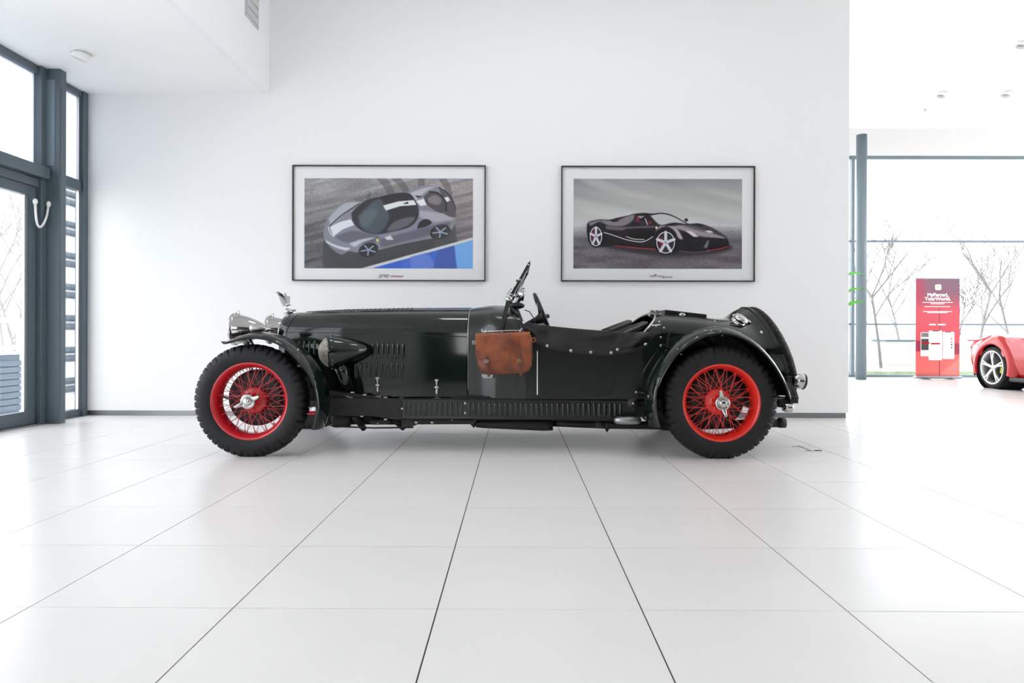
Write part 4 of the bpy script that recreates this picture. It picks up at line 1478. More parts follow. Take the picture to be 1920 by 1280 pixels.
# cockpit side panels: constant width tub
CWD = 0.515
xt0 = W(1206, 640, 4.785).x
top_px = [(985, 604), (1030, 611), (1080, 617), (1130, 621), (1175, 624), (1206, 624)]
for sg in (-1, 1):
    rows = []
    for i in range(15):
        x = xs1 + (xt0 - xs1) * i / 14
        zt_ = interp(x, [W(a_, b_, 4.785).x for a_, b_ in top_px], [W(a_, b_, 4.785).z for a_, b_ in top_px])
        if i == 0:
            zt_ = 0.86
        w_ = CWD
        r_ = [Vector((x, YC + sg * (w_ * (0.997 + 0.003 * min(1, k / 3))), Zs0 + (zt_ - 0.01 - Zs0) * k / 7)) for k in range(8)]
        r_ += [Vector((x, YC + sg * (w_ - 0.006), zt_)), Vector((x, YC + sg * (w_ - 0.030), zt_ + 0.002)), Vector((x, YC + sg * (w_ - 0.04), zt_ - 0.02)), Vector((x, YC + sg * (w_ - 0.045), Zs0))]
        rows.append(r_)
    cs = MB().grid(rows).build('cockpit_side', M['green_satin'], car, solid=0.003)
    if sg < 0:
        near_side = cs
MB().box((xs1 - 0.5, YC - 0.46, Zs0 - 0.02), (xt0 + 0.1, YC + 0.46, Zs0 + 0.01)).build('cockpit_floor', M['under'], car)

# door panel standing a hair proud, with its bright strip
YD = YC - CWD - 0.0005
dp = [(1011, 640), (1011, 743), (1060, 742.5), (1130, 741), (1143, 739), (1149, 732), (1152, 715), (1158, 660), (1160, 640)]
door = MB().prism([W(a_, b_, YD) for a_, b_ in dp], (0, 0.006, 0)).build('door', M['green_satin'], car, bevel=0.002)
for v in door.data.vertices:
    v.co.y -= 0.0035
MB().tube([W(a_, b_, YD - 0.002) for a_, b_ in dp[1:]], 0.0018, 6).build('door_seam', M['under'], door)
MB().bar(W(1007.5, 658, YD - 0.003), W(1007.5, 740, YD - 0.003), 0.007, 0.008, (0, 1, 0)).build('bright_strip', M['white'], car, bevel=0.002)

# tail
XSW, ZSW, LEAN = 1.862, 0.665, math.radians(22)   # spare wheel centre
tl = math.tan(LEAN)
TS = [(xt0, 0.5125, Zs0, 0.800, 0.966, 1.0, 0.0), (xt0 + 0.10, 0.5120, Zs0, 0.80, 0.972, 0.55, 0.0), (xt0 + 0.22, 0.508, Zs0, 0.795, 0.968, 0.2, 0.0), (xt0 + 0.42, 0.495, Zs0 + 0.005, 0.785, 0.956, 0, 0.0),
      (xt0 + 0.60, 0.470, Zs0 + 0.01, 0.775, 0.935, 0, 0.15), (xt0 + 0.74, 0.437, Zs0 + 0.02, 0.765, 0.930, 0, 0.45), (XSW - 0.16, 0.405, Zs0 + 0.03, 0.745, 0.950, 0, 0.8), (XSW - 0.085, 0.382, Zs0 + 0.02, 0.70, 0.985, 0, 1.0),
      (XSW - 0.03, 0.379, Zs0 + 0.0, 0.67, 1.010, 0, 1.0), (XSW + 0.026, 0.379, Zs0 - 0.01, 0.665, 1.022, 0, 1.0)]
rows = []
NT = 36
for i in range(NT + 1):
    x = TS[0][0] + (TS[-1][0] - TS[0][0]) * i / NT
    xs_ = [q[0] for q in TS]
    w_, zb_, zh_, zt_, fs_, bs_ = (interp(x, xs_, [q[k] for q in TS]) for k in (1, 2, 3, 4, 5, 6))
    pw = 0.80 + 0.2 * bs_
    h_ = half_ring(w_, zb_, zh_, zt_, pw, na=16, wb=w_ * (0.997 - 0.13 * bs_))
    rows.append([Vector((x + fs_ * 0.95 * max(0, z - 0.815) - bs_ * tl * (z - ZSW), YC + y, z)) for y, z in full(h_)])
tail = MB().grid(rows).build('tail', M['green'], car, solid=0.006)
MB().prism([p - Vector((0.02, 0, 0)) for p in rows[-1]], (-0.01, 0, 0)).build('tail_bulkhead', M['under'], tail)
MB().tube([p + Vector((-0.002, 0, 0.002)) for p in rows[0][5:-5]], 0.007, 10).build('cockpit_hoop', M['dullchrome'], tail)
# inside of the hoop: dark trim wall
MB().prism([p + Vector((0.16, 0, -0.012)) for p in rows[0][1:-1]], (0.01, 0, 0)).build('rear_trim', M['under'], tail)
# hinge/seam line along the tail flank
# boot lid with bag/strap panel on top
a_, b_ = W(1233, 583, 5.05), W(1311, 596, 5.05)
deck = part('boot_lid')
pts = [(W(1232, 590, YC).x, 0.985), (W(1238, 582, YC).x, 0.992), (W(1310, 590, YC).x, 0.972), (W(1314, 597, YC).x, 0.945)]
xa, xb = W(1236, 582, YC).x, W(1312, 590, YC).x
za, zb = W(1236, 582, YC).z, W(1312, 590.5, YC).z
MB().prism([(xa, YC - 0.20, za - 0.045), (xa, YC - 0.20, za), (xb, YC - 0.20, zb), (xb, YC - 0.20, zb - 0.045)], (0, 0.40, 0)).build('lid', M['leather'], deck, bevel=0.006)
MB().prism([(xa - 0.03, YC - 0.235, za - 0.052), (xa - 0.03, YC - 0.235, za - 0.038), (xb + 0.07, YC - 0.235, zb - 0.040), (xb + 0.07, YC - 0.235, zb - 0.054)], (0, 0.47, 0)).build('lid_flange', M['black'], deck)
for px, py in ((1219, 586), (1225, 583), (1231, 581), (1222, 581), (1312, 588)):
    p = W(px, py + 2, YC - 0.1)
    MB().box(p + Vector((-0.012, -0.02, -0.02)), p + Vector((0.012, 0.02, 0.008))).build('hinge', M['dullchrome'], deck, bevel=0.003)
p = W(1279, 590, YC - 0.21)
MB().ball(p, 0.016, 12, 8, (1.5, 0.6, 0.9)).build('latch', M['chrome'], deck)


def stud(px, py, Y, r=0.008, m='dullchrome', parent=car, name='stud'):
    return MB().ball(W(px, py, Y), r, 10, 6, (1, 0.6, 1)).build(name, M[m], parent)


def tail_y(px, py):
    """Y of the near tail surface seen at a pixel (marching along the view ray over the tail mesh)"""
    o_ = Vector((0, 0, H))
    d = ray(px, py).normalized()
    from mathutils.bvhtree import BVHTree
    global _bvh
    if '_bvh' not in globals():
        me = tail.data
        _bvh = BVHTree.FromPolygons([v.co for v in me.vertices], [tuple(p_.vertices) for p_ in me.polygons])
    h = _bvh.ray_cast(o_, d)
    return h[0].y if h[0] is not None else 4.85


def surf_y(ob, px, py):
    from mathutils.bvhtree import BVHTree
    h = BVHTree.FromPolygons([v.co for v in ob.data.vertices], [tuple(p_.vertices) for p_ in ob.data.polygons]).ray_cast(Vector((0, 0, H)), ray(px, py).normalized())
    return h[0].y if h[0] is not None else 4.9


for px, py in ((1236, 603), (1230, 611), (1245, 614), (1239, 632), (1239, 647), (1239, 648)):
    stud(px, py, tail_y(px, py) - 0.002, 0.007, parent=tail, name='tonneau_stud')
# toggle near the hoop
a_ = W(1215, 611, tail_y(1215, 611) - 0.006)
b_ = W(1224, 611, tail_y(1224, 611) - 0.006)
MB().tube([a_, b_, b_ + Vector((0.008, 0, 0.008))], 0.005, 8).build('toggle', M['chrome'], tail)
stud(1340, 602, tail_y(1340, 602) - 0.004, 0.007, parent=tail, name='tonneau_stud')
stud(1427, 623, tail_y(1427, 623) - 0.002, 0.012, 'chrome', tail, 'round_head_bolt')
# fuel filler
fy = tail_y(1386, 604)
fp = W(1386, 603, fy)
nrm = Vector((0.42, -0.42, 0.8)).normalized()
mt = Vector((0, 0, 1)).rotation_difference(nrm).to_matrix()
fl = part('fuel_filler')
MB().lathe([(0.060, -0.01), (0.058, 0.004), (0.046, 0.010), (0.044, 0.022)], fp, 'Z', 28, mtx=mt).build('collar', M['chrome'], fl)
MB().lathe([(0.056, 0.020), (0.058, 0.030), (0.050, 0.042), (0.025, 0.050), (0.001, 0.052)], fp, 'Z', 28, mtx=mt).build('cap', M['chrome'], fl)
MB().tube([fp + mt @ Vector((0.04, 0, 0.036)), fp + mt @ Vector((0.078, 0, 0.030))], [0.012, 0.008], 8).build('lever', M['chrome'], fl)
MB().tube([fp + mt @ Vector((-0.055, 0, 0.026)), fp + mt @ Vector((-0.066, 0, 0.020))], [0.013, 0.009], 8).build('hinge', M['chrome'], fl)

# spare wheel let into the tail
sw = bpy.data.objects.new('spare_wheel', None)
COL.objects.link(sw)
sw.location = (XSW + 0.022, YC, ZSW)
sw.rotation_mode = 'QUATERNION'
# tyre local axis -Y (outer face) -> rearwards and up
sw.rotation_quaternion = Vector((0, -1, 0)).rotation_difference(Vector((math.cos(LEAN), 0, math.sin(LEAN))))
attach(sw, car)
MB().add([(x, y, z) for x, y, z in TV], TF, True).build('tyre', M['rubber'], sw)
MB().lathe([(0.236, -0.030), (0.238, -0.052), (0.250, -0.066), (0.2565, -0.064), (0.250, -0.054)], (0, 0, 0), 'Y', 48).lathe([(0.238, -0.052), (0.214, -0.01), (0.214, 0.012), (0.236, 0.05)], (0, 0, 0), 'Y', 48).build('rim', M['redrear'], sw)
MB().lathe([(0.001, -0.08), (0.04, -0.08), (0.04, -0.05), (0.036, -0.01), (0.088, 0.024), (0.088, 0.034), (0.001, 0.034)], (0, 0, 0), 'Y', 32).build('hub', M['redrear'], sw)
mb = MB()
for k in range(40):
    t, d = 2 * PI * k / 40, (0.52 if k % 2 else -0.52)
    mb.tube([(0.084 * math.cos(t), 0.027, 0.084 * math.sin(t)), (0.215 * math.cos(t + d), 0.004, 0.215 * math.sin(t + d))], 0.002, 5, cap=False)
o_ = mb.build('spokes', M['redrear'], sw)
o_['kind'] = 'stuff'

# ------------------------------------------------------------------ wings
LIP_F = [(415, 640), (422, 643), (449, 635.5), (474, 632), (504, 636.5), (531, 649), (553, 667), (572, 691), (586, 717), (593.5, 745), (594, 772), (586, 806)]
LIP_R = [(1236, 801), (1230, 780), (1228, 755), (1231, 730), (1241, 704), (1256, 679), (1276, 657), (1302, 638), (1330, 627), (1360, 624), (1390, 632), (1420, 650), (1451, 684), (1472, 720), (1482, 748)]


def wing(name, lip, cx_, cz_, sg, crown, inner, tips, bead=0.0055):
    y0 = 4.515
    base = [W(a_, b_, y0) for a_, b_ in lip]
    path = [Vector(p) for p in smooth_path([tuple(p) for p in base], 44)]
    sect = [(0.0, -0.010), (0.002, 0.0), (0.014, 0.010), (0.045, 0.5), (0.09, 0.85), (0.14, 1.0), (0.19, 0.9), (0.235, 0.55), (inner, 0.0)]
    rows = []
    for i, p in enumerate(path):
        t = i / (len(path) - 1)
        d = (path[min(i + 1, 43)] - path[max(i - 1, 0)]).normalized()
        n_ = Vector((-d.z, 0, d.x))
        if n_.dot(p - Vector((cx_, p.y, cz_))) < 0:
            n_ = -n_
        cr = crown * interp(t, [0, 0.06, 0.2, 0.85, 1], tips)
        r_ = []
        for k, (s_, o2) in enumerate(sect):
            tp0 = min(1.0, cr / crown)
            off = o2 * tp0 if k < 3 else 0.010 * tp0 + (cr - 0.010 * tp0) * o2
            q = p + n_ * off
            q.y = y0 + s_
            r_.append(q)
        if sg > 0:
            r_ = [Vector((q.x, 2 * YC - q.y, q.z)) for q in r_]
        rows.append(r_)
    ob = MB().grid(rows).build(name, M['green'], car, solid=0.004, off=-1)
    lipp = [r_[1] + (Vector((0, -0.002, 0)) if sg < 0 else Vector((0, 0.002, 0))) for r_ in rows]
    MB().tube(lipp, bead, 8).build('wing_bead', M['green'], ob)
    return ob


for sg in (-1, 1):
    wf = wing('front_wing', LIP_F, XF, 0.36, sg, 0.036, 0.27, (0.08, 0.5, 1, 1, 0.75), 0.003)
    wr = wing('rear_wing', LIP_R, XR, 0.36, sg, 0.044, 0.33, (0.9, 1, 1, 1, 0.9))
    if sg < 0:
        nf, nr = wf, wr
for px, py in ((1307, 632), (1270, 654), (1322, 619), (1334, 620), (1351, 621), (1354, 629), (1277, 664)):
    stud(px, py, 4.53, 0.0042, parent=nr, name='wing_bolt')
for px, py in ((559, 655), (519, 640)):
    stud(px, py, 4.52, 0.005, parent=nf, name='wing_bolt')
# front tip reinforcement + inner valance of rear wing (dark arch wall)
for sg in (-1, 1):
    pts = []
    for k in range(25):
        t = PI * k / 24
        pts.append((XR + 0.47 * math.cos(t), 0.365 + 0.46 * math.sin(t)))
    Yw = YC + sg * 0.485
    MB().prism([(x, Yw, max(z, 0.30)) for x, z in pts], (0, -sg * 0.02, 0)).build('wheel_arch_wall', M['under'], car)
# stays
MB().tube([W(1193, 735, 4.80), W(1208, 737, 4.62)], 0.008, 8).build('wing_stay', M['black'], car)
stud(1193, 735, 4.79, 0.011, parent=car, name='wing_bolt')
stud(1216, 743, 4.56, 0.007, parent=nr, name='wing_bolt')

# ------------------------------------------------------------------ lamps
def headlamp(y):
    hl = part('headlamp')
    x0 = W(438, 617, 4.95).x
    zc = W(438, 617, 4.95).z
    c_ = (x0, y, zc)
    R = 0.114
    MB().lathe([(R * 0.93, -0.004), (R, 0.0), (R * 1.02, 0.012), (R * 0.99, 0.024), (R * 0.94, 0.028)], c_, 'X', 48).build('rim', M['chrome'], hl)
    MB().lathe([(R * 0.95, 0.026), (R * 0.90, 0.055), (R * 0.80, 0.10), (R * 0.62, 0.15), (R * 0.42, 0.195), (R * 0.20, 0.232), (R * 0.08, 0.247), (0.001, 0.250)], c_, 'X', 48).build('bowl', M['chrome'], hl)
    MB().lathe([(0.001, -0.012), (R * 0.5, -0.010), (R * 0.94, -0.001)], c_, 'X', 40).build('lens', M['lensglass'], hl)
    MB().lathe([(R * 0.92, 0.004), (R * 0.6, 0.05), (0.001, 0.07)], c_, 'X', 32).build('reflector', M['chrome'], hl)
    MB().tube([(x0 + 0.022, y, zc + R), (x0 + 0.022, y, zc + R + 0.018)], 0.003, 6).tube([(x0 + 0.04, y, zc + R * 0.93), (x0 + 0.038, y, zc + R + 0.014)], 0.0035, 6).build('tell_tale', M['chrome'], hl)
    MB().ball((x0 + 0.038, y, zc + R + 0.016), 0.006, 8, 6).build('screw', M['chrome'], hl)
    MB().tube([(x0 + 0.10, y, zc - R * 0.7), (x0 + 0.11, y + (0.05 if y < YC else -0.05), 0.52)], 0.014, 10).build('bracket', M['chrome'], hl)


headlamp(4.95)
headlamp(2 * YC - 4.95)
# horn pair and stays in front of the radiator, under the wing
MB().tube([W(455, 637, 4.9), W(462, 650, 4.95)], 0.012, 8).build('lamp_stay', M['dullchrome'], car)
MB().tube([W(467, 633, 4.75), W(474, 646, 4.85)], 0.010, 8).build('wing_stay', M['black'], car)
MB().lathe([(0.05, 0), (0.035, 0.02), (0.018, 0.05), (0.012, 0.12), (0.001, 0.125)], (XF - 0.06, YC - 0.28, 0.62), 'X', 24).build('horn', M['chrome'], car)
MB().lathe([(0.05, 0), (0.035, 0.02), (0.018, 0.05), (0.012, 0.12), (0.001, 0.125)], (XF - 0.06, YC + 0.28, 0.62), 'X', 24).build('horn', M['chrome'], car)
# side lamp on the wing
sl = part('side_lamp')
p = W(471, 615, 4.64)
MB().lathe([(0.024, -0.002), (0.029, 0.004), (0.029, 0.02), (0.025, 0.045), (0.017, 0.075), (0.006, 0.098), (0.001, 0.1)], p, 'X', 28).build('shell', M['dullchrome'], sl)
MB().lathe([(0.001, -0.010), (0.015, -0.008), (0.025, 0.0)], p, 'X', 24).build('lens', M['lensglass'], sl)
MB().box(p + Vector((0.01, -0.012, -0.045)), p + Vector((0.06, 0.012, -0.018))).build('foot', M['black'], sl, bevel=0.004)

# conical air scoop with wire mesh mouth
scp = part('air_scoop')
c0 = W(615, 660, 4.84)
c1 = W(694, 655, 4.93)
R = 0.115
axd = (c1 - c0).normalized()
mt = Vector((0, 0, 1)).rotation_difference(axd).to_matrix()
# mouth turned slightly towards the viewer: sheared cone
ln = (c1 - c0).length
MB().lathe([(R * 1.0, 0.0), (R * 1.03, 0.012), (R * 0.98, 0.04), (R * 0.84, ln * 0.35), (R * 0.60, ln * 0.65), (R * 0.36, ln * 0.88), (R * 0.20, ln * 0.99), (0.001, ln * 1.01)], c0, 'Z', 48, mtx=mt).build('cone', M['green'], scp)
MB().lathe([(0.001, -0.066), (R * 0.3, -0.062), (R * 0.55, -0.048), (R * 0.78, -0.026), (R * 0.95, 0.004)], c0, 'Z', 40, mtx=mt).build('wire_mesh', M['mesh'], scp)
MB().lathe([(R * 0.93, -0.002), (R * 0.99, -0.008), (R * 1.05, 0.0), (R * 1.03, 0.014)], c0, 'Z', 48, mtx=mt).build('bezel', M['green'], scp)
for k in range(16):
    t = 2 * PI * k / 16
    q = c0 + mt @ Vector((R * 1.03 * math.cos(t), R * 1.03 * math.sin(t), 0.02))
    MB().ball(q, 0.0035, 6, 4).build('rivet', M['dullchrome'], scp)
q0 = c0 + Vector((0.10, 0.02, -0.10))
MB().tube([c0 + Vector((0.06, 0.03, -0.06)), c0 + Vector((0.10, 0.03, -0.15)), c0 + Vector((0.12, 0.06, -0.26))], [0.05, 0.045, 0.04], 16).build('intake_duct', M['green'], scp)

# ------------------------------------------------------------------ windscreen
ws_ = part('windscreen')
pivot = W(955, 560, 4.93)
for sg in (-1, 1):
    yy = lambda p: Vector((p.x, p.y if sg < 0 else 2 * YC - p.y, p.z))
    foot = W(938, 622, 4.79)
    piv = W(954, 562, 4.91)
    MB().bar(yy(foot), yy(piv), 0.030, 0.022, (0, 1, 0)).build('pillar', M['black'], ws_, bevel=0.004)
    k_ = W(954, 560, 4.90)
    MB().lathe([(0.001, -0.02), (0.016, -0.018), (0.024, -0.008), (0.024, 0.012), (0.018, 0.02)], yy(k_), 'Y', 24, mtx=Matrix.Diagonal(Vector((1, -sg, 1)))).build('knuckle', M['chrome'], ws_)
    a_, b_ = W(957.5, 556, 4.94), W(992.5, 493.5, 4.94)
    MB().bar(yy(a_), yy(b_), 0.020, 0.018, (0, 1, 0)).build('side_frame', M['black'], ws_, bevel=0.003)
    MB().bar(yy(W(966, 558, 4.96)), yy(W(985, 515, 4.96)), 0.005, 0.006, (0, 1, 0)).build('wiper_arm', M['dullchrome'], ws_)
    if sg < 0:
        for f in (0.06, 0.5, 0.95):
            MB().ball(a_.lerp(b_, f) + Vector((0, -0.012, 0)), 0.007, 8, 6).build('screw', M['chrome'], ws_)
a_, b_ = W(957.5, 556, 4.95), W(992.5, 493.5, 4.95)
a2, b2 = Vector((a_.x, 2 * YC - a_.y, a_.z)), Vector((b_.x, 2 * YC - b_.y, b_.z))
MB().bar(a_, a2, 0.016, 0.016).build('lower_rail', M['black'], ws_)
MB().bar(b_, b2, 0.014, 0.014).build('top_rail', M['black'], ws_)
n_ = Vector((0.003, 0, 0.0017))
MB().add([a_ - n_, a2 - n_, b2 - n_, b_ - n_, a_ + n_, a2 + n_, b2 + n_, b_ + n_], [(0, 1, 2, 3), (7, 6, 5, 4), (0, 4, 5, 1), (1, 5, 6, 2), (2, 6, 7, 3), (3, 7, 4, 0)]).build('glass', M['lensglass'], ws_)
MB().tube([W(993, 494, 4.94), W(993.5, 489.5, 4.94)], 0.004, 6).build('top_screw', M['black'], ws_)
MB().bar(W(951, 552, 4.93), W(960, 540, 4.93), 0.012, 0.014, (0, 1, 0)).build('folding_arm', M['dullchrome'], ws_)
MB().tube([W(956, 553, 4.9), W(969, 527, 4.9)], 0.004, 6).build('stay_rod', M['chrome'], ws_)
MB().ball(W(969.5, 526, 4.9), 0.008, 8, 6).build('stay_knob', M['black'], ws_)
# chrome mirror / scuttle lamp and its bracket
ml = part('scuttle_lamp')
p = W(981, 552, 5.15)
mt2 = Matrix.Rotation(0.12, 3, 'Y')
MB().lathe([(0.001, -0.046), (0.018, -0.043), (0.034, -0.030), (0.044, -0.012), (0.048, -0.004), (0.049, 0.004), (0.044, 0.008), (0.001, 0.012)], p, 'X', 32, mtx=mt2).build('shell', M['chrome'], ml)
MB().tube([p + Vector((-0.02, 0, -0.03)), p + Vector((-0.05, 0, -0.075)), p + Vector((-0.06, 0, -0.11))], 0.012, 8).build('bracket', M['black'], ml)
MB().ball(p + Vector((-0.055, -0.02, -0.01)), 0.016, 10, 8).build('bulb_housing', M['chrome'], ml)
q = W(969, 573, 5.12)
MB().ball(q, 0.045, 16, 10, (1.3, 1.0, 0.55)).build('scuttle_vent', M['black'], car)
# steering wheel (right-hand drive: far side)
stw = part('steering_wheel')
sc_ = Vector((0.222, 5.56, 0.942))
ax_ = Vector((0.93, 0, 0.37)).normalized()
mt = Vector((0, 0, 1)).rotation_difference(ax_).to_matrix()
pts = [sc_ + mt @ Vector((0.2 * math.cos(t), 0.2 * math.sin(t), 0)) for t in [2 * PI * k / 48 for k in range(48)]]
MB().tube(pts, 0.013, 10, closed=True).build('rim', M['black'], stw)
for k in range(4):
    t = PI / 4 + k * PI / 2
    MB().bar(sc_ + mt @ Vector((0.03 * math.cos(t), 0.03 * math.sin(t), -0.03)), sc_ + mt @ Vector((0.195 * math.cos(t), 0.195 * math.sin(t), 0)), 0.012, 0.004).build('spoke', M['dullchrome'], stw)
MB().lathe([(0.015, -0.16), (0.022, -0.12), (0.03, -0.06), (0.045, -0.025), (0.04, -0.005), (0.018, 0.02), (0.016, 0.045), (0.001, 0.05)], sc_, 'Z', 24, mtx=mt).build('boss', M['black'], stw)
MB().tube([sc_ - ax_ * 0.14, sc_ - ax_ * 0.34], 0.02, 10).build('column', M['black'], stw)
MB().tube([(xs1 + 0.0, 5.45, 1.0), (xs1 + 0.04, 5.45, 0.985), (xs1 + 0.075, 5.45, 0.93), (xs1 + 0.09, 5.45, 0.86)], 0.004, 6).build('cable', M['black'], car)

# seats
M['piping'] = mat('grey_leather_piping', rgb(84, 80, 80), 0.5)
for yc_, px, py in ((5.54, 1181, 603), (5.06, 1211, 606)):
    st = part('seat')
    p = W(px, py, yc_)
    rows = []
    for i in range(9):
        t = i / 8
        r_ = []
        for k in range(17):
            u = k / 8 - 1
            zt_ = p.z - 0.075 * abs(u) ** 2.2
            r_.append(Vector((p.x - 0.10 + 0.10 * t - 0.19 * abs(u) ** 2.2, yc_ + 0.20 * math.copysign(abs(u) ** 0.8, u), 0.42 + (zt_ - 0.42) * math.sin(t * PI / 2))))
        rows.append(r_)
    MB().grid(rows).build('backrest', M['leather'], st, solid=0.04, off=0)
    MB().tube(rows[-1], 0.014, 8).build('piping', M['piping'], st)
    MB().box((p.x - 0.50, yc_ - 0.19, 0.42), (p.x - 0.06, yc_ + 0.19, 0.54)).build('cushion', M['leather'], st, bevel=0.03)

# leather flap over the cockpit side
UP = [(977, 601.5), (1000, 606.5), (1030, 611), (1080, 616), (1130, 620), (1176, 624), (1198, 622), (1220, 622), (1240.5, 623.5)]
LO = [(981, 618), (998, 638), (1026, 652), (1070, 661), (1110, 665), (1146, 666), (1180, 660), (1212, 648), (1240, 625.5)]
NU = 48
up = smooth_path(UP, NU)
lo = smooth_path(LO, NU)
rows = []
for i in range(NU):
    r_ = []
    u_ = i / (NU - 1)
    for k in range(11):
        t = k / 10
        px, py = up[i] * (1 - t) + lo[i] * t
        Y = YC - CWD - 0.006
        if px > 1206:
            Y = min(Y, tail_y(px, py) - 0.006)
        bulge = 0.030 * math.sin(PI * min(1, t * 1.15)) * (0.70 + 0.30 * math.sin(u_ * 17 + 2 * t)) * min(1, 6 * u_, 6 * (1 - u_)) + 0.008 * math.sin(u_ * 40 + t * 3) * t * (1 - t) * 2
        r_.append(W(px, py, Y - bulge))
    r_ = [Vector((r_[0].x, r_[0].y + 0.07, r_[0].z - 0.02)), Vector((r_[0].x, r_[0].y + 0.035, r_[0].z + 0.002))] + r_
    rows.append(r_)
flap = MB().grid(rows).build('cockpit_flap', M['leather'], car, solid=0.003, off=-1)
flap['label'] = 'black leather flap with chrome press studs'
for px, py in ((1026, 648), (1070.5, 657), (1108, 660), (1146, 661), (1158, 655), (1210.5, 645)):
    stud(px, py, YC - CWD - 0.018, 0.0115, 'dullchrome', flap, 'press_stud')
stud(982.5, 604.5, YC - CWD - 0.018, 0.012, 'chrome', flap, 'press_stud')

# ------------------------------------------------------------------ valance, chassis, exhaust
YV = 4.80
vz0, vz1 = W(960, 786, YV).z, W(960, 749.5, YV).z
xv0, xv1 = W(755, 770, YV).x, W(1192, 770, YV).x
val = MB().box((xv0, YV, vz0), (xv1, YV + 0.012, vz1)).build('sill_valance', M['green_satin'], car, bevel=0.003)
lv2 = None
for k in range(12):
    if lv2 is None:
        lv2 = louvre_row(None, val, [758.5], 754, 780, YV)
        lv2.data.materials[0] = M['green_satin']
    if k:
        louvre_row(lv2, val, [758.5 + k * 9.75], 754, 780, YV)
for k in range(30):
    louvre_row(lv2, val, [879.5 + k * 9.8], 754, 780.5, YV)
for px, py in ((872, 756), (872, 774), (754, 766)):
    stud(px, py, YV - 0.002, 0.008, parent=val, name='bolt')
MB().bar(W(755, 748.5, 4.815), W(1192, 748, 4.815), 0.014, 0.006, (0, 0, 1)).build('body_rubber', M['under'], car)
# body sill joining bonnet, scuttle, cockpit
for sg in (-1, 1):
    MB().box((xh0 + 0.30, YC + sg * 0.44 - 0.02, 0.24), (XR + 0.1, YC + sg * 0.44 + 0.02, 0.36)).build('chassis_rail', M['under'], car)
far_val = MB().box((xv0, 2 * YC - YV - 0.012, vz0), (xv1, 2 * YC - YV, vz1)).build('sill_valance', M['green_satin'], car)
# front dumb iron / rail cover
Yr = 4.89
RP = [(606, 734), (617, 733), (650, 736), (700, 743), (755, 752), (757, 787), (735, 786), (690, 778), (650, 771), (606, 768)]
rail = MB().prism([W(a_, b_, Yr) for a_, b_ in RP], (0, 0.05, 0)).build('front_rail_cover', M['black'], car, bevel=0.003)
MB().prism([(2 * YC - 0) * Vector((0, 1, 0)) + Vector((W(a_, b_, Yr).x, -Yr, W(a_, b_, Yr).z)) for a_, b_ in RP], (0, -0.05, 0)).build('front_rail_cover', M['black'], car)
for px, py, r_ in ((636, 762, .008), (611, 760, .009), (619, 756, .009), (691, 747, .006), (708, 760, .006), (697, 775, .006), (752, 769, .006)):
    stud(px, py, Yr - 0.001, r_, 'dullchrome' if r_ > .007 else 'under', rail, 'bolt')
MB().tube([W(619, 746, Yr - .01), W(632, 743.5, Yr - .01), W(645, 745, Yr - .01), W(660, 748, Yr - .01)], [0.004, 0.006, 0.008, 0.010], 8).build('brake_rod', M['black'], rail)
MB().tube([W(649, 742, Yr - .012), W(668, 749, Yr - .012)], 0.004, 6).build('lever_link', M['dullchrome'], rail)
for px, py in ((661, 735.5), (684, 740), (723, 745), (752, 747)):
    MB().box(W(px, py, Yr) + Vector((-0.012, -0.01, -0.003)), W(px, py, Yr) + Vector((0.012, 0.02, 0.005))).build('clip', M['dullchrome'], rail)
for px, py in ((654.5, 777), (678.5, 780), (723, 786)):
    MB().box(W(px, py, Yr) + Vector((-0.010, -0.005, -0.004)), W(px, py, Yr) + Vector((0.010, 0.02, 0.004))).build('clip', M['dullchrome'], rail)
# inner front wing / engine bay side below bonnet
MB().box((XF + 0.12, YC - 0.30, 0.33), (xh1, YC - 0.28, 0.50)).box((XF + 0.12, YC + 0.28, 0.33), (xh1, YC + 0.30, 0.50)).build('engine_bay_side', M['under'], car)
# lower side strip below the valance
LP_ = [(753, 786), (890, 787), (890, 795), (783, 795.5), (772, 800), (753, 800)]
MB().prism([W(a_, b_, 4.86) for a_, b_ in LP_], (0, 0.08, 0)).build('undertray_side', M['under'], car)
stud(780.5, 791.5, 4.855, 0.011, parent=car, name='undertray_bolt')
stud(810, 791.5, 4.855, 0.011, parent=car, name='undertray_bolt')
stud(847, 787.5, 4.855, 0.005, parent=car, name='undertray_bolt')
# sump, gearbox and cross tubes seen under the front rail
MB().box((W(628, 780, 5.08).x, 5.08, 0.145), (W(778, 780, 5.08).x, 5.52, 0.36)).build('sump', M['under'], car, bevel=0.03)
mb = MB()
for k in range(7):
    x = W(650, 780, 5.1).x + k * 0.045
    mb.box((x, 5.06, 0.155), (x + 0.012, 5.08, 0.20))
mb.build('sump_fins', M['drum'], car)
MB().tube([W(663, 778, 4.92), W(682, 803, 5.05)], 0.022, 8).build('engine_mount', M['under'], car)
MB().tube([W(739, 787, 4.92), W(756, 802, 5.05)], 0.020, 8).build('engine_mount', M['under'], car)
MB().tube([W(612, 775, 4.95), W(613, 795, 4.95), W(625, 799, 4.95), W(700, 802, 5.0), W(775, 801, 5.0)], 0.006, 8).build('brake_cable', M['drum'], car)
MB().prism([W(a_, b_, 5.0) for a_, b_ in ((690, 788), (727, 787), (736, 792), (725, 796), (696, 796))], (0, 0.03, 0)).build('starter_bracket', M['drum'], car, bevel=0.004)
stud(708.5, 793, 4.995, 0.007, parent=car, name='bracket_bolt')
MB().lathe([(0.001, 0), (0.055, 0), (0.06, 0.02), (0.055, 0.12), (0.001, 0.12)], W(625, 786, 5.02), 'X', 20).build('dynamo', M['drum'], car)
MB().box((W(775, 790, 5.2).x, 4.92, 0.20), (xt0, 5.68, 0.24)).build('undertray', M['under'], car)
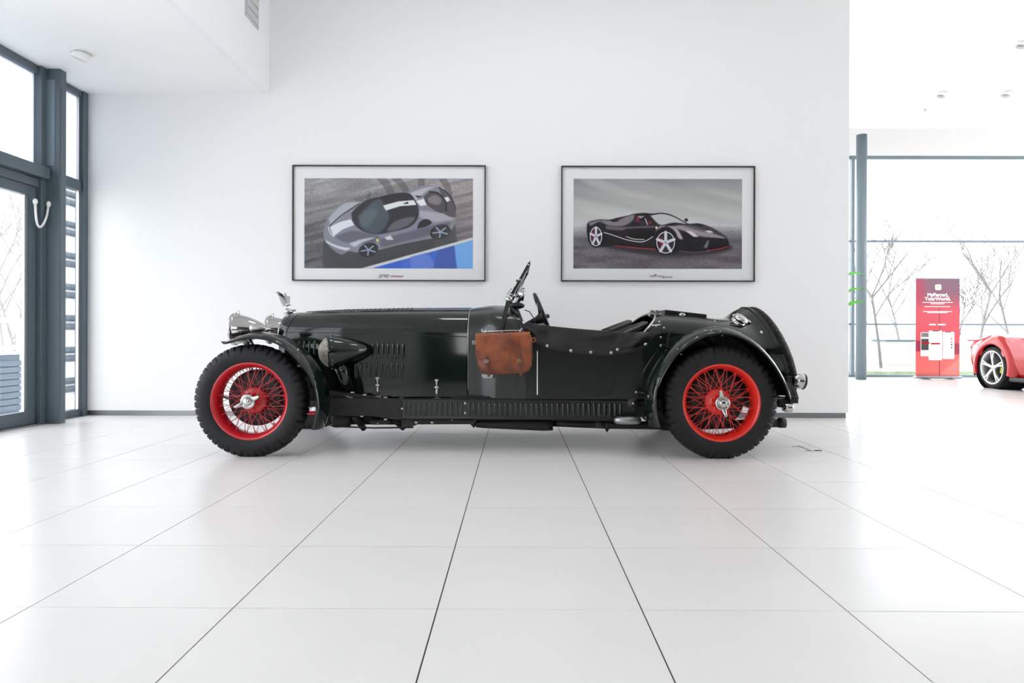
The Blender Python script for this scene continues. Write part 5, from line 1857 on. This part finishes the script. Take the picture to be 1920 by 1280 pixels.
# axles and springs
MB().tube([(XF, YT + 0.1, 0.345), (XF, YFAR - 0.1, 0.345)], 0.026, 12).build('front_axle', M['under'], car)
MB().tube([(XR, YT + 0.1, 0.366), (XR, YFAR - 0.1, 0.366)], 0.045, 14).build('rear_axle', M['under'], car)
MB().ball((XR, YC, 0.366), 0.13, 18, 12, (1, 0.8, 1)).build('differential', M['under'], car)
for y in (YC - 0.42, YC + 0.42):
    for x0 in (XF, XR):
        pts = [(x0 - 0.42, y, 0.40), (x0 - 0.2, y, 0.335), (x0, y, 0.315), (x0 + 0.2, y, 0.335), (x0 + 0.42, y, 0.40)]
        for j in range(3):
            pl_ = [Vector(p) - Vector((0, 0, 0.009 * j)) for p in (pts if j == 0 else pts[1:4])]
            mb = MB()
            for u, v in zip(pl_[:-1], pl_[1:]):
                mb.bar(u, v, 0.04, 0.008)
            mb.build('leaf_spring', M['under'], car)
# silencer and pipes
ex = part('exhaust')
ev0, ev1 = W(890, 795.5, 4.90), W(1037, 798, 4.90)
rows = []
for i in range(9):
    t = i / 8
    c_ = ev0.lerp(ev1, t)
    hh_ = 0.028 + 0.016 * t
    s_ = 0.5 if i in (0, 8) else 1
    rows.append([Vector((c_.x + (0.006 if i == 0 else 0), c_.y + 0.06 + math.copysign(abs(math.cos(a_)) ** 0.6, math.cos(a_)) * 0.06 * (0.9 if s_ < 1 else 1), c_.z + math.copysign(abs(math.sin(a_)) ** 0.6, math.sin(a_)) * hh_ * (0.9 if s_ < 1 else 1)))
                 for a_ in [2 * PI * k / 20 for k in range(20)]])
MB().grid(rows, True, True).add(rows[0], [tuple(range(20))]).add(rows[-1], [tuple(range(20))]).build('silencer', M['under'], ex)
MB().tube([W(880, 789, 4.95), W(892, 797, 4.95)], [0.012, 0.025], 10).build('inlet', M['under'], ex)
MB().tube([W(1037, 793, 4.95), W(1080, 795, 4.95), W(1140, 796.5, 4.95), W(1240, 797, 4.97), W(1330, 797, 5.0), W(1400, 794, 4.98), W(1472, 792.5, 4.96)], [0.024, 0.024, 0.027, 0.030, 0.030, 0.030, 0.031], 16).build('pipe', M['under'], ex)
tp_ = W(1472, 792.5, 4.96)
MB().lathe([(0.031, -0.05), (0.036, -0.045), (0.036, 0.0), (0.030, 0.002), (0.028, -0.04), (0.001, -0.042)], tp_, 'X', 24).build('tail_pipe', M['black'], ex)
MB().lathe([(0.034, -0.012), (0.038, -0.01), (0.038, 0.01), (0.034, 0.012)], W(1138, 796.5, 4.95), 'X', 20).build('clamp', M['black'], ex)
MB().bar(W(1138, 786, 4.95), W(1138, 809, 4.95), 0.012, 0.03, (0, 1, 0)).build('clamp', M['black'], ex)
MB().ball(W(1123, 796, 4.93), 0.03, 14, 8, (1.1, 0.5, 0.8)).build('flange', M['drum'], ex)
# oval polished step
stp = part('side_step')
p = W(1176.5, 787.5, 4.68)
mb = MB()
prof = [(0.001, 0.026), (0.80, 0.024), (0.96, 0.016), (1.0, 0.0), (0.96, -0.016), (0.80, -0.024), (0.001, -0.026)]
mb.lathe(prof, (0, 0, 0), 'Z', 32)
mb.v = [(p.x + 0.094 * x, p.y + 0.055 * y, p.z + z * 1.0) for x, y, z in mb.v]
mb.build('pad', M['alu'], stp)
MB().tube([p + Vector((0, 0.02, -0.02)), p + Vector((0, 0.22, -0.015))], 0.012, 8).build('arm', M['black'], stp)
# friction damper at the rear
dm = part('shock_absorber')
p = W(1186, 755.5, 4.80)
MB().lathe([(0.001, -0.03), (0.014, -0.03), (0.016, -0.018), (0.030, -0.016), (0.036, -0.008), (0.036, 0.02), (0.001, 0.02)], p, 'Y', 28).build('disc', M['drum'], dm)
MB().ball(p + Vector((0, -0.03, 0)), 0.010, 10, 6).build('nut', M['dullchrome'], dm)
MB().bar(p, W(1240, 768, 4.85), 0.02, 0.03, (0, 1, 0)).build('arm', M['black'], dm)
# rear end: tail lamp, brackets, bumper lamp
M['lampdark'] = mat('dark_red_lamp_glass', rgb(40, 12, 14), 0.15)
tlp = part('tail_lamp')
p = W(1486, 712, 4.84)
mt = Matrix.Rotation(0.16, 3, 'Y')
MB().lathe([(0.022, 0.0), (0.034, 0.006), (0.046, 0.022), (0.052, 0.045), (0.053, 0.066), (0.050, 0.070)], p, 'X', 32, mtx=mt).build('shell', M['chrome'], tlp)
MB().lathe([(0.051, 0.066), (0.056, 0.074), (0.052, 0.084), (0.030, 0.092), (0.001, 0.095)], p, 'X', 32, mtx=mt).build('lens', M['lampdark'], tlp)
MB().box(p + Vector((-0.04, 0.0, -0.018)), p + Vector((0.005, 0.05, 0.022))).build('bracket', M['black'], tlp, bevel=0.006)
p = W(1480, 764, 4.80)
MB().lathe([(0.001, -0.05), (0.022, -0.046), (0.032, -0.02), (0.034, 0.01), (0.028, 0.022), (0.001, 0.026)], p, 'X', 24).build('reversing_lamp', M['chrome'], car)
MB().bar(W(1458, 756, 4.86), W(1480, 757, 4.86), 0.05, 0.05, (0, 0, 1)).build('rear_bracket', M['black'], car, bevel=0.006)
MB().box(W(1483, 756, 4.8), W(1486, 741, 4.9)).build('number_plate_bracket', M['black'], car)
MB().prism([W(a_, b_, 4.92) for a_, b_ in ((1440, 690), (1470, 712), (1478, 766), (1458, 763), (1420, 770), (1400, 740))], (0, 0.76, 0)).build('rear_apron', M['under'], car)
for dy in (741, 746):
    MB().tube([W(1440, dy, 4.86), W(1472, dy + 2, 4.86)], 0.006, 8).build('spring_shackle', M['dullchrome'], car)

# ------------------------------------------------------------------ luggage rail (part of the car) and the satchel hanging from it
YB = YC - 0.47
rail_y = YC - 0.53
lr = part('luggage_rail')
pa, pb = W(903.5, 621.5, rail_y), W(978, 619.5, rail_y)
MB().tube([pa, pb], 0.0055, 10).build('bar', M['dullchrome'], lr)
for p, px in ((pa, 904), (pb, 977.5)):
    MB().tube([p, p + Vector((0, 0, 0.018))], 0.005, 8).build('end_stop', M['dullchrome'], lr)
pm = W(941, 622, rail_y)
MB().tube([pm, pm + Vector((0, 0.07, -0.01))], 0.007, 8).build('bracket', M['dullchrome'], lr)
MB().tube([pa + Vector((0.02, 0, 0)), pa + Vector((0.02, 0.08, -0.01))], 0.006, 8).tube([pb - Vector((0.02, 0, 0)), pb + Vector((-0.02, 0.05, -0.01))], 0.006, 8).build('bracket', M['dullchrome'], lr)
# chrome plate that shows below the bag
hp = MB().prism([W(a_, b_, YC - 0.485) for a_, b_ in ((904, 701), (925, 701), (925, 706), (922, 709), (908, 709), (904, 706))], (0, 0.03, 0)).build('foot_plate', M['dullchrome'], car, bevel=0.003)

bag = thing('leather_satchel', 'worn tan leather satchel with two buckled straps hanging on the dark green car', 'bag', (W(944, 705, rail_y).x, rail_y - 0.03, W(944, 705, rail_y).z))
BY0, BY1 = rail_y - 0.075, rail_y + 0.005      # front and back of the bag
gus = [(893, 632), (893.5, 668), (895, 684), (898, 692), (904, 698), (914, 701), (940, 701.5), (968, 701), (985, 699), (993, 694), (997, 686), (998.5, 670), (998, 640), (996, 628), (990, 625), (897, 627)]
nG = len(gus)
cxg, czg = 945, 663
rows = []
for s_, yy in ((0.955, BY0 + 0.004), (0.985, BY0 + 0.010), (1.0, BY0 + 0.022), (1.0, BY1 - 0.01), (0.96, BY1)):
    rows.append([W(cxg + (a_ - cxg) * s_, czg + (b_ - czg) * s_, BY0) + Vector((0, yy - BY0, 0)) for a_, b_ in gus])
mb = MB().grid(rows, True, True)
mb.add(rows[-1], [tuple(range(nG))])
# bulging front
cen = W(cxg, czg + 6, BY0) + Vector((0, -0.012, 0))
inner = [cen.lerp(p, 0.55) + Vector((0, -0.004, 0)) for p in rows[0]]
mb.grid([rows[0], inner], True, True)
mb.add(inner + [cen], [(k, (k + 1) % nG, nG) for k in range(nG)], True)
bb_ = mb.build('bag_body', M['satchel'], bag, bevel=0.0)
# rolled edge piping around the front
MB().tube([p + Vector((0, -0.002, 0)) for p in rows[1]][1:13], 0.0045, 8).build('piping', M['satchel_dark'], bb_)
# flap
FL = [(891.5, 626.5), (948, 624.5), (994.5, 623.5)]
rows = []
for k in range(15):
    t = k / 14
    r_ = []
    for j in range(25):
        u = j / 24
        lx, rx = 891 + 0.6 * math.sin(t * 3), 993.5 + 0.3 * math.sin(t * 3)
        px = lx + (rx - lx) * u
        ytop = 626.8 - 3.2 * u
        ybot = 675.5
        e = min(u, 1 - u) * (rx - lx)
        cut = 9.5
        if e < cut:
            ybot -= cut - math.sqrt(max(0, cut * cut - (cut - e) ** 2))
        ybot += 0.8 * math.sin(u * 7)
        py = ytop + (ybot - ytop) * t
        d = 0.014 + 0.010 * math.sin(PI * t) * math.sin(PI * min(1, max(0, u))) ** 0.5 + 0.0025 * math.sin(u * 11 + t * 4)
        r_.append(W(px, py, BY0 - d + (0.010 if t < 0.04 else 0)))
    rows.append(r_)
back = [Vector((p.x, BY1, p.z + 0.002)) for p in rows[0]]
rows = [back, [Vector((p.x, (BY0 + BY1) / 2, p.z + 0.007)) for p in rows[0]]] + rows
MB().grid(rows).build('flap', M['satchel'], bag, solid=0.004, off=0)
# straps with buckles
for pts_, bk in ((((912, 667), (912.5, 677), (913, 684), (915.5, 692), (916.5, 706)), 'dullchrome'), (((973.5, 664), (974, 676), (974.5, 684), (976, 694), (977, 705)), 'brass')):
    sp2 = [W(a_, b_, BY0 - 0.024 - 0.006 * math.sin(k * 0.9)) for k, (a_, b_) in enumerate(pts_)]
    pp = [Vector(q) for q in smooth_path([tuple(q) for q in sp2], 14)]
    rows = [[p + Vector((-0.0105 if i < 12 else -0.008, 0, 0)), p + Vector((0, -0.002, 0)), p + Vector((0.0105 if i < 12 else 0.008, 0, 0))] for i, p in enumerate(pp)]
    s_ = MB().grid(rows).build('strap', M['satchel_dark'], bag, solid=0.003, off=0)
    c_ = W(pts_[1][0] - 1, pts_[1][1], BY0 - 0.034)
    mb = MB()
    for dz in (-0.008, 0.008):
        mb.bar(c_ + Vector((-0.013, 0, dz)), c_ + Vector((0.013, 0, dz)), 0.004, 0.004)
    for dx in (-0.012, 0.012):
        mb.bar(c_ + Vector((dx, 0, -0.008)), c_ + Vector((dx, 0, 0.008)), 0.004, 0.004, (0, 1, 0))
    mb.bar(c_ + Vector((0.0, 0, -0.008)), c_ + Vector((0, -0.001, 0.009)), 0.003, 0.003, (0, 1, 0))
    mb.build('buckle', M[bk], s_)
M['scuff'] = mat('worn_leather_mark', rgb(112, 58, 34), 0.6, var=0.4, vscale=40)
# slits, worn marks stitched on the flap
for pts_ in (((943, 641), (942, 653)), ((948, 640), (946.5, 652)), ((908, 634), (910, 648)), ((972, 635), (972.5, 656))):
    a_, b_ = (W(q[0], q[1], BY0 - 0.0285) for q in pts_)
    MB().bar(a_, b_, 0.004, 0.0006, (0, 1, 0)).build('scuff', M['scuff'], bag)
# side loops
p = W(1000, 637, BY0 + 0.02)
MB().tube([p + Vector((0.012 * math.cos(t), 0, 0.014 * math.sin(t))) for t in [2 * PI * k / 16 for k in range(16)]], 0.005, 8, closed=True).build('side_loop', M['satchel'], bag)
p = W(888.5, 642, BY0 + 0.02)
MB().tube([p + Vector((0.008 * math.cos(t), 0, 0.012 * math.sin(t))) for t in [2 * PI * k / 16 for k in range(16)]], 0.003, 8, closed=True).build('side_ring', M['dullchrome'], bag)
# hanging loops over the rail
for px in (911, 975):
    p = W(px, 620.5, rail_y)
    MB().tube([p + Vector((0, 0.010 * math.cos(t), 0.011 * math.sin(t) + (0 if math.sin(t) > 0 else -0.014))) for t in [2 * PI * k / 16 for k in range(16)]], 0.003, 8, closed=True).build('hanging_loop', M['chrome'], bag)
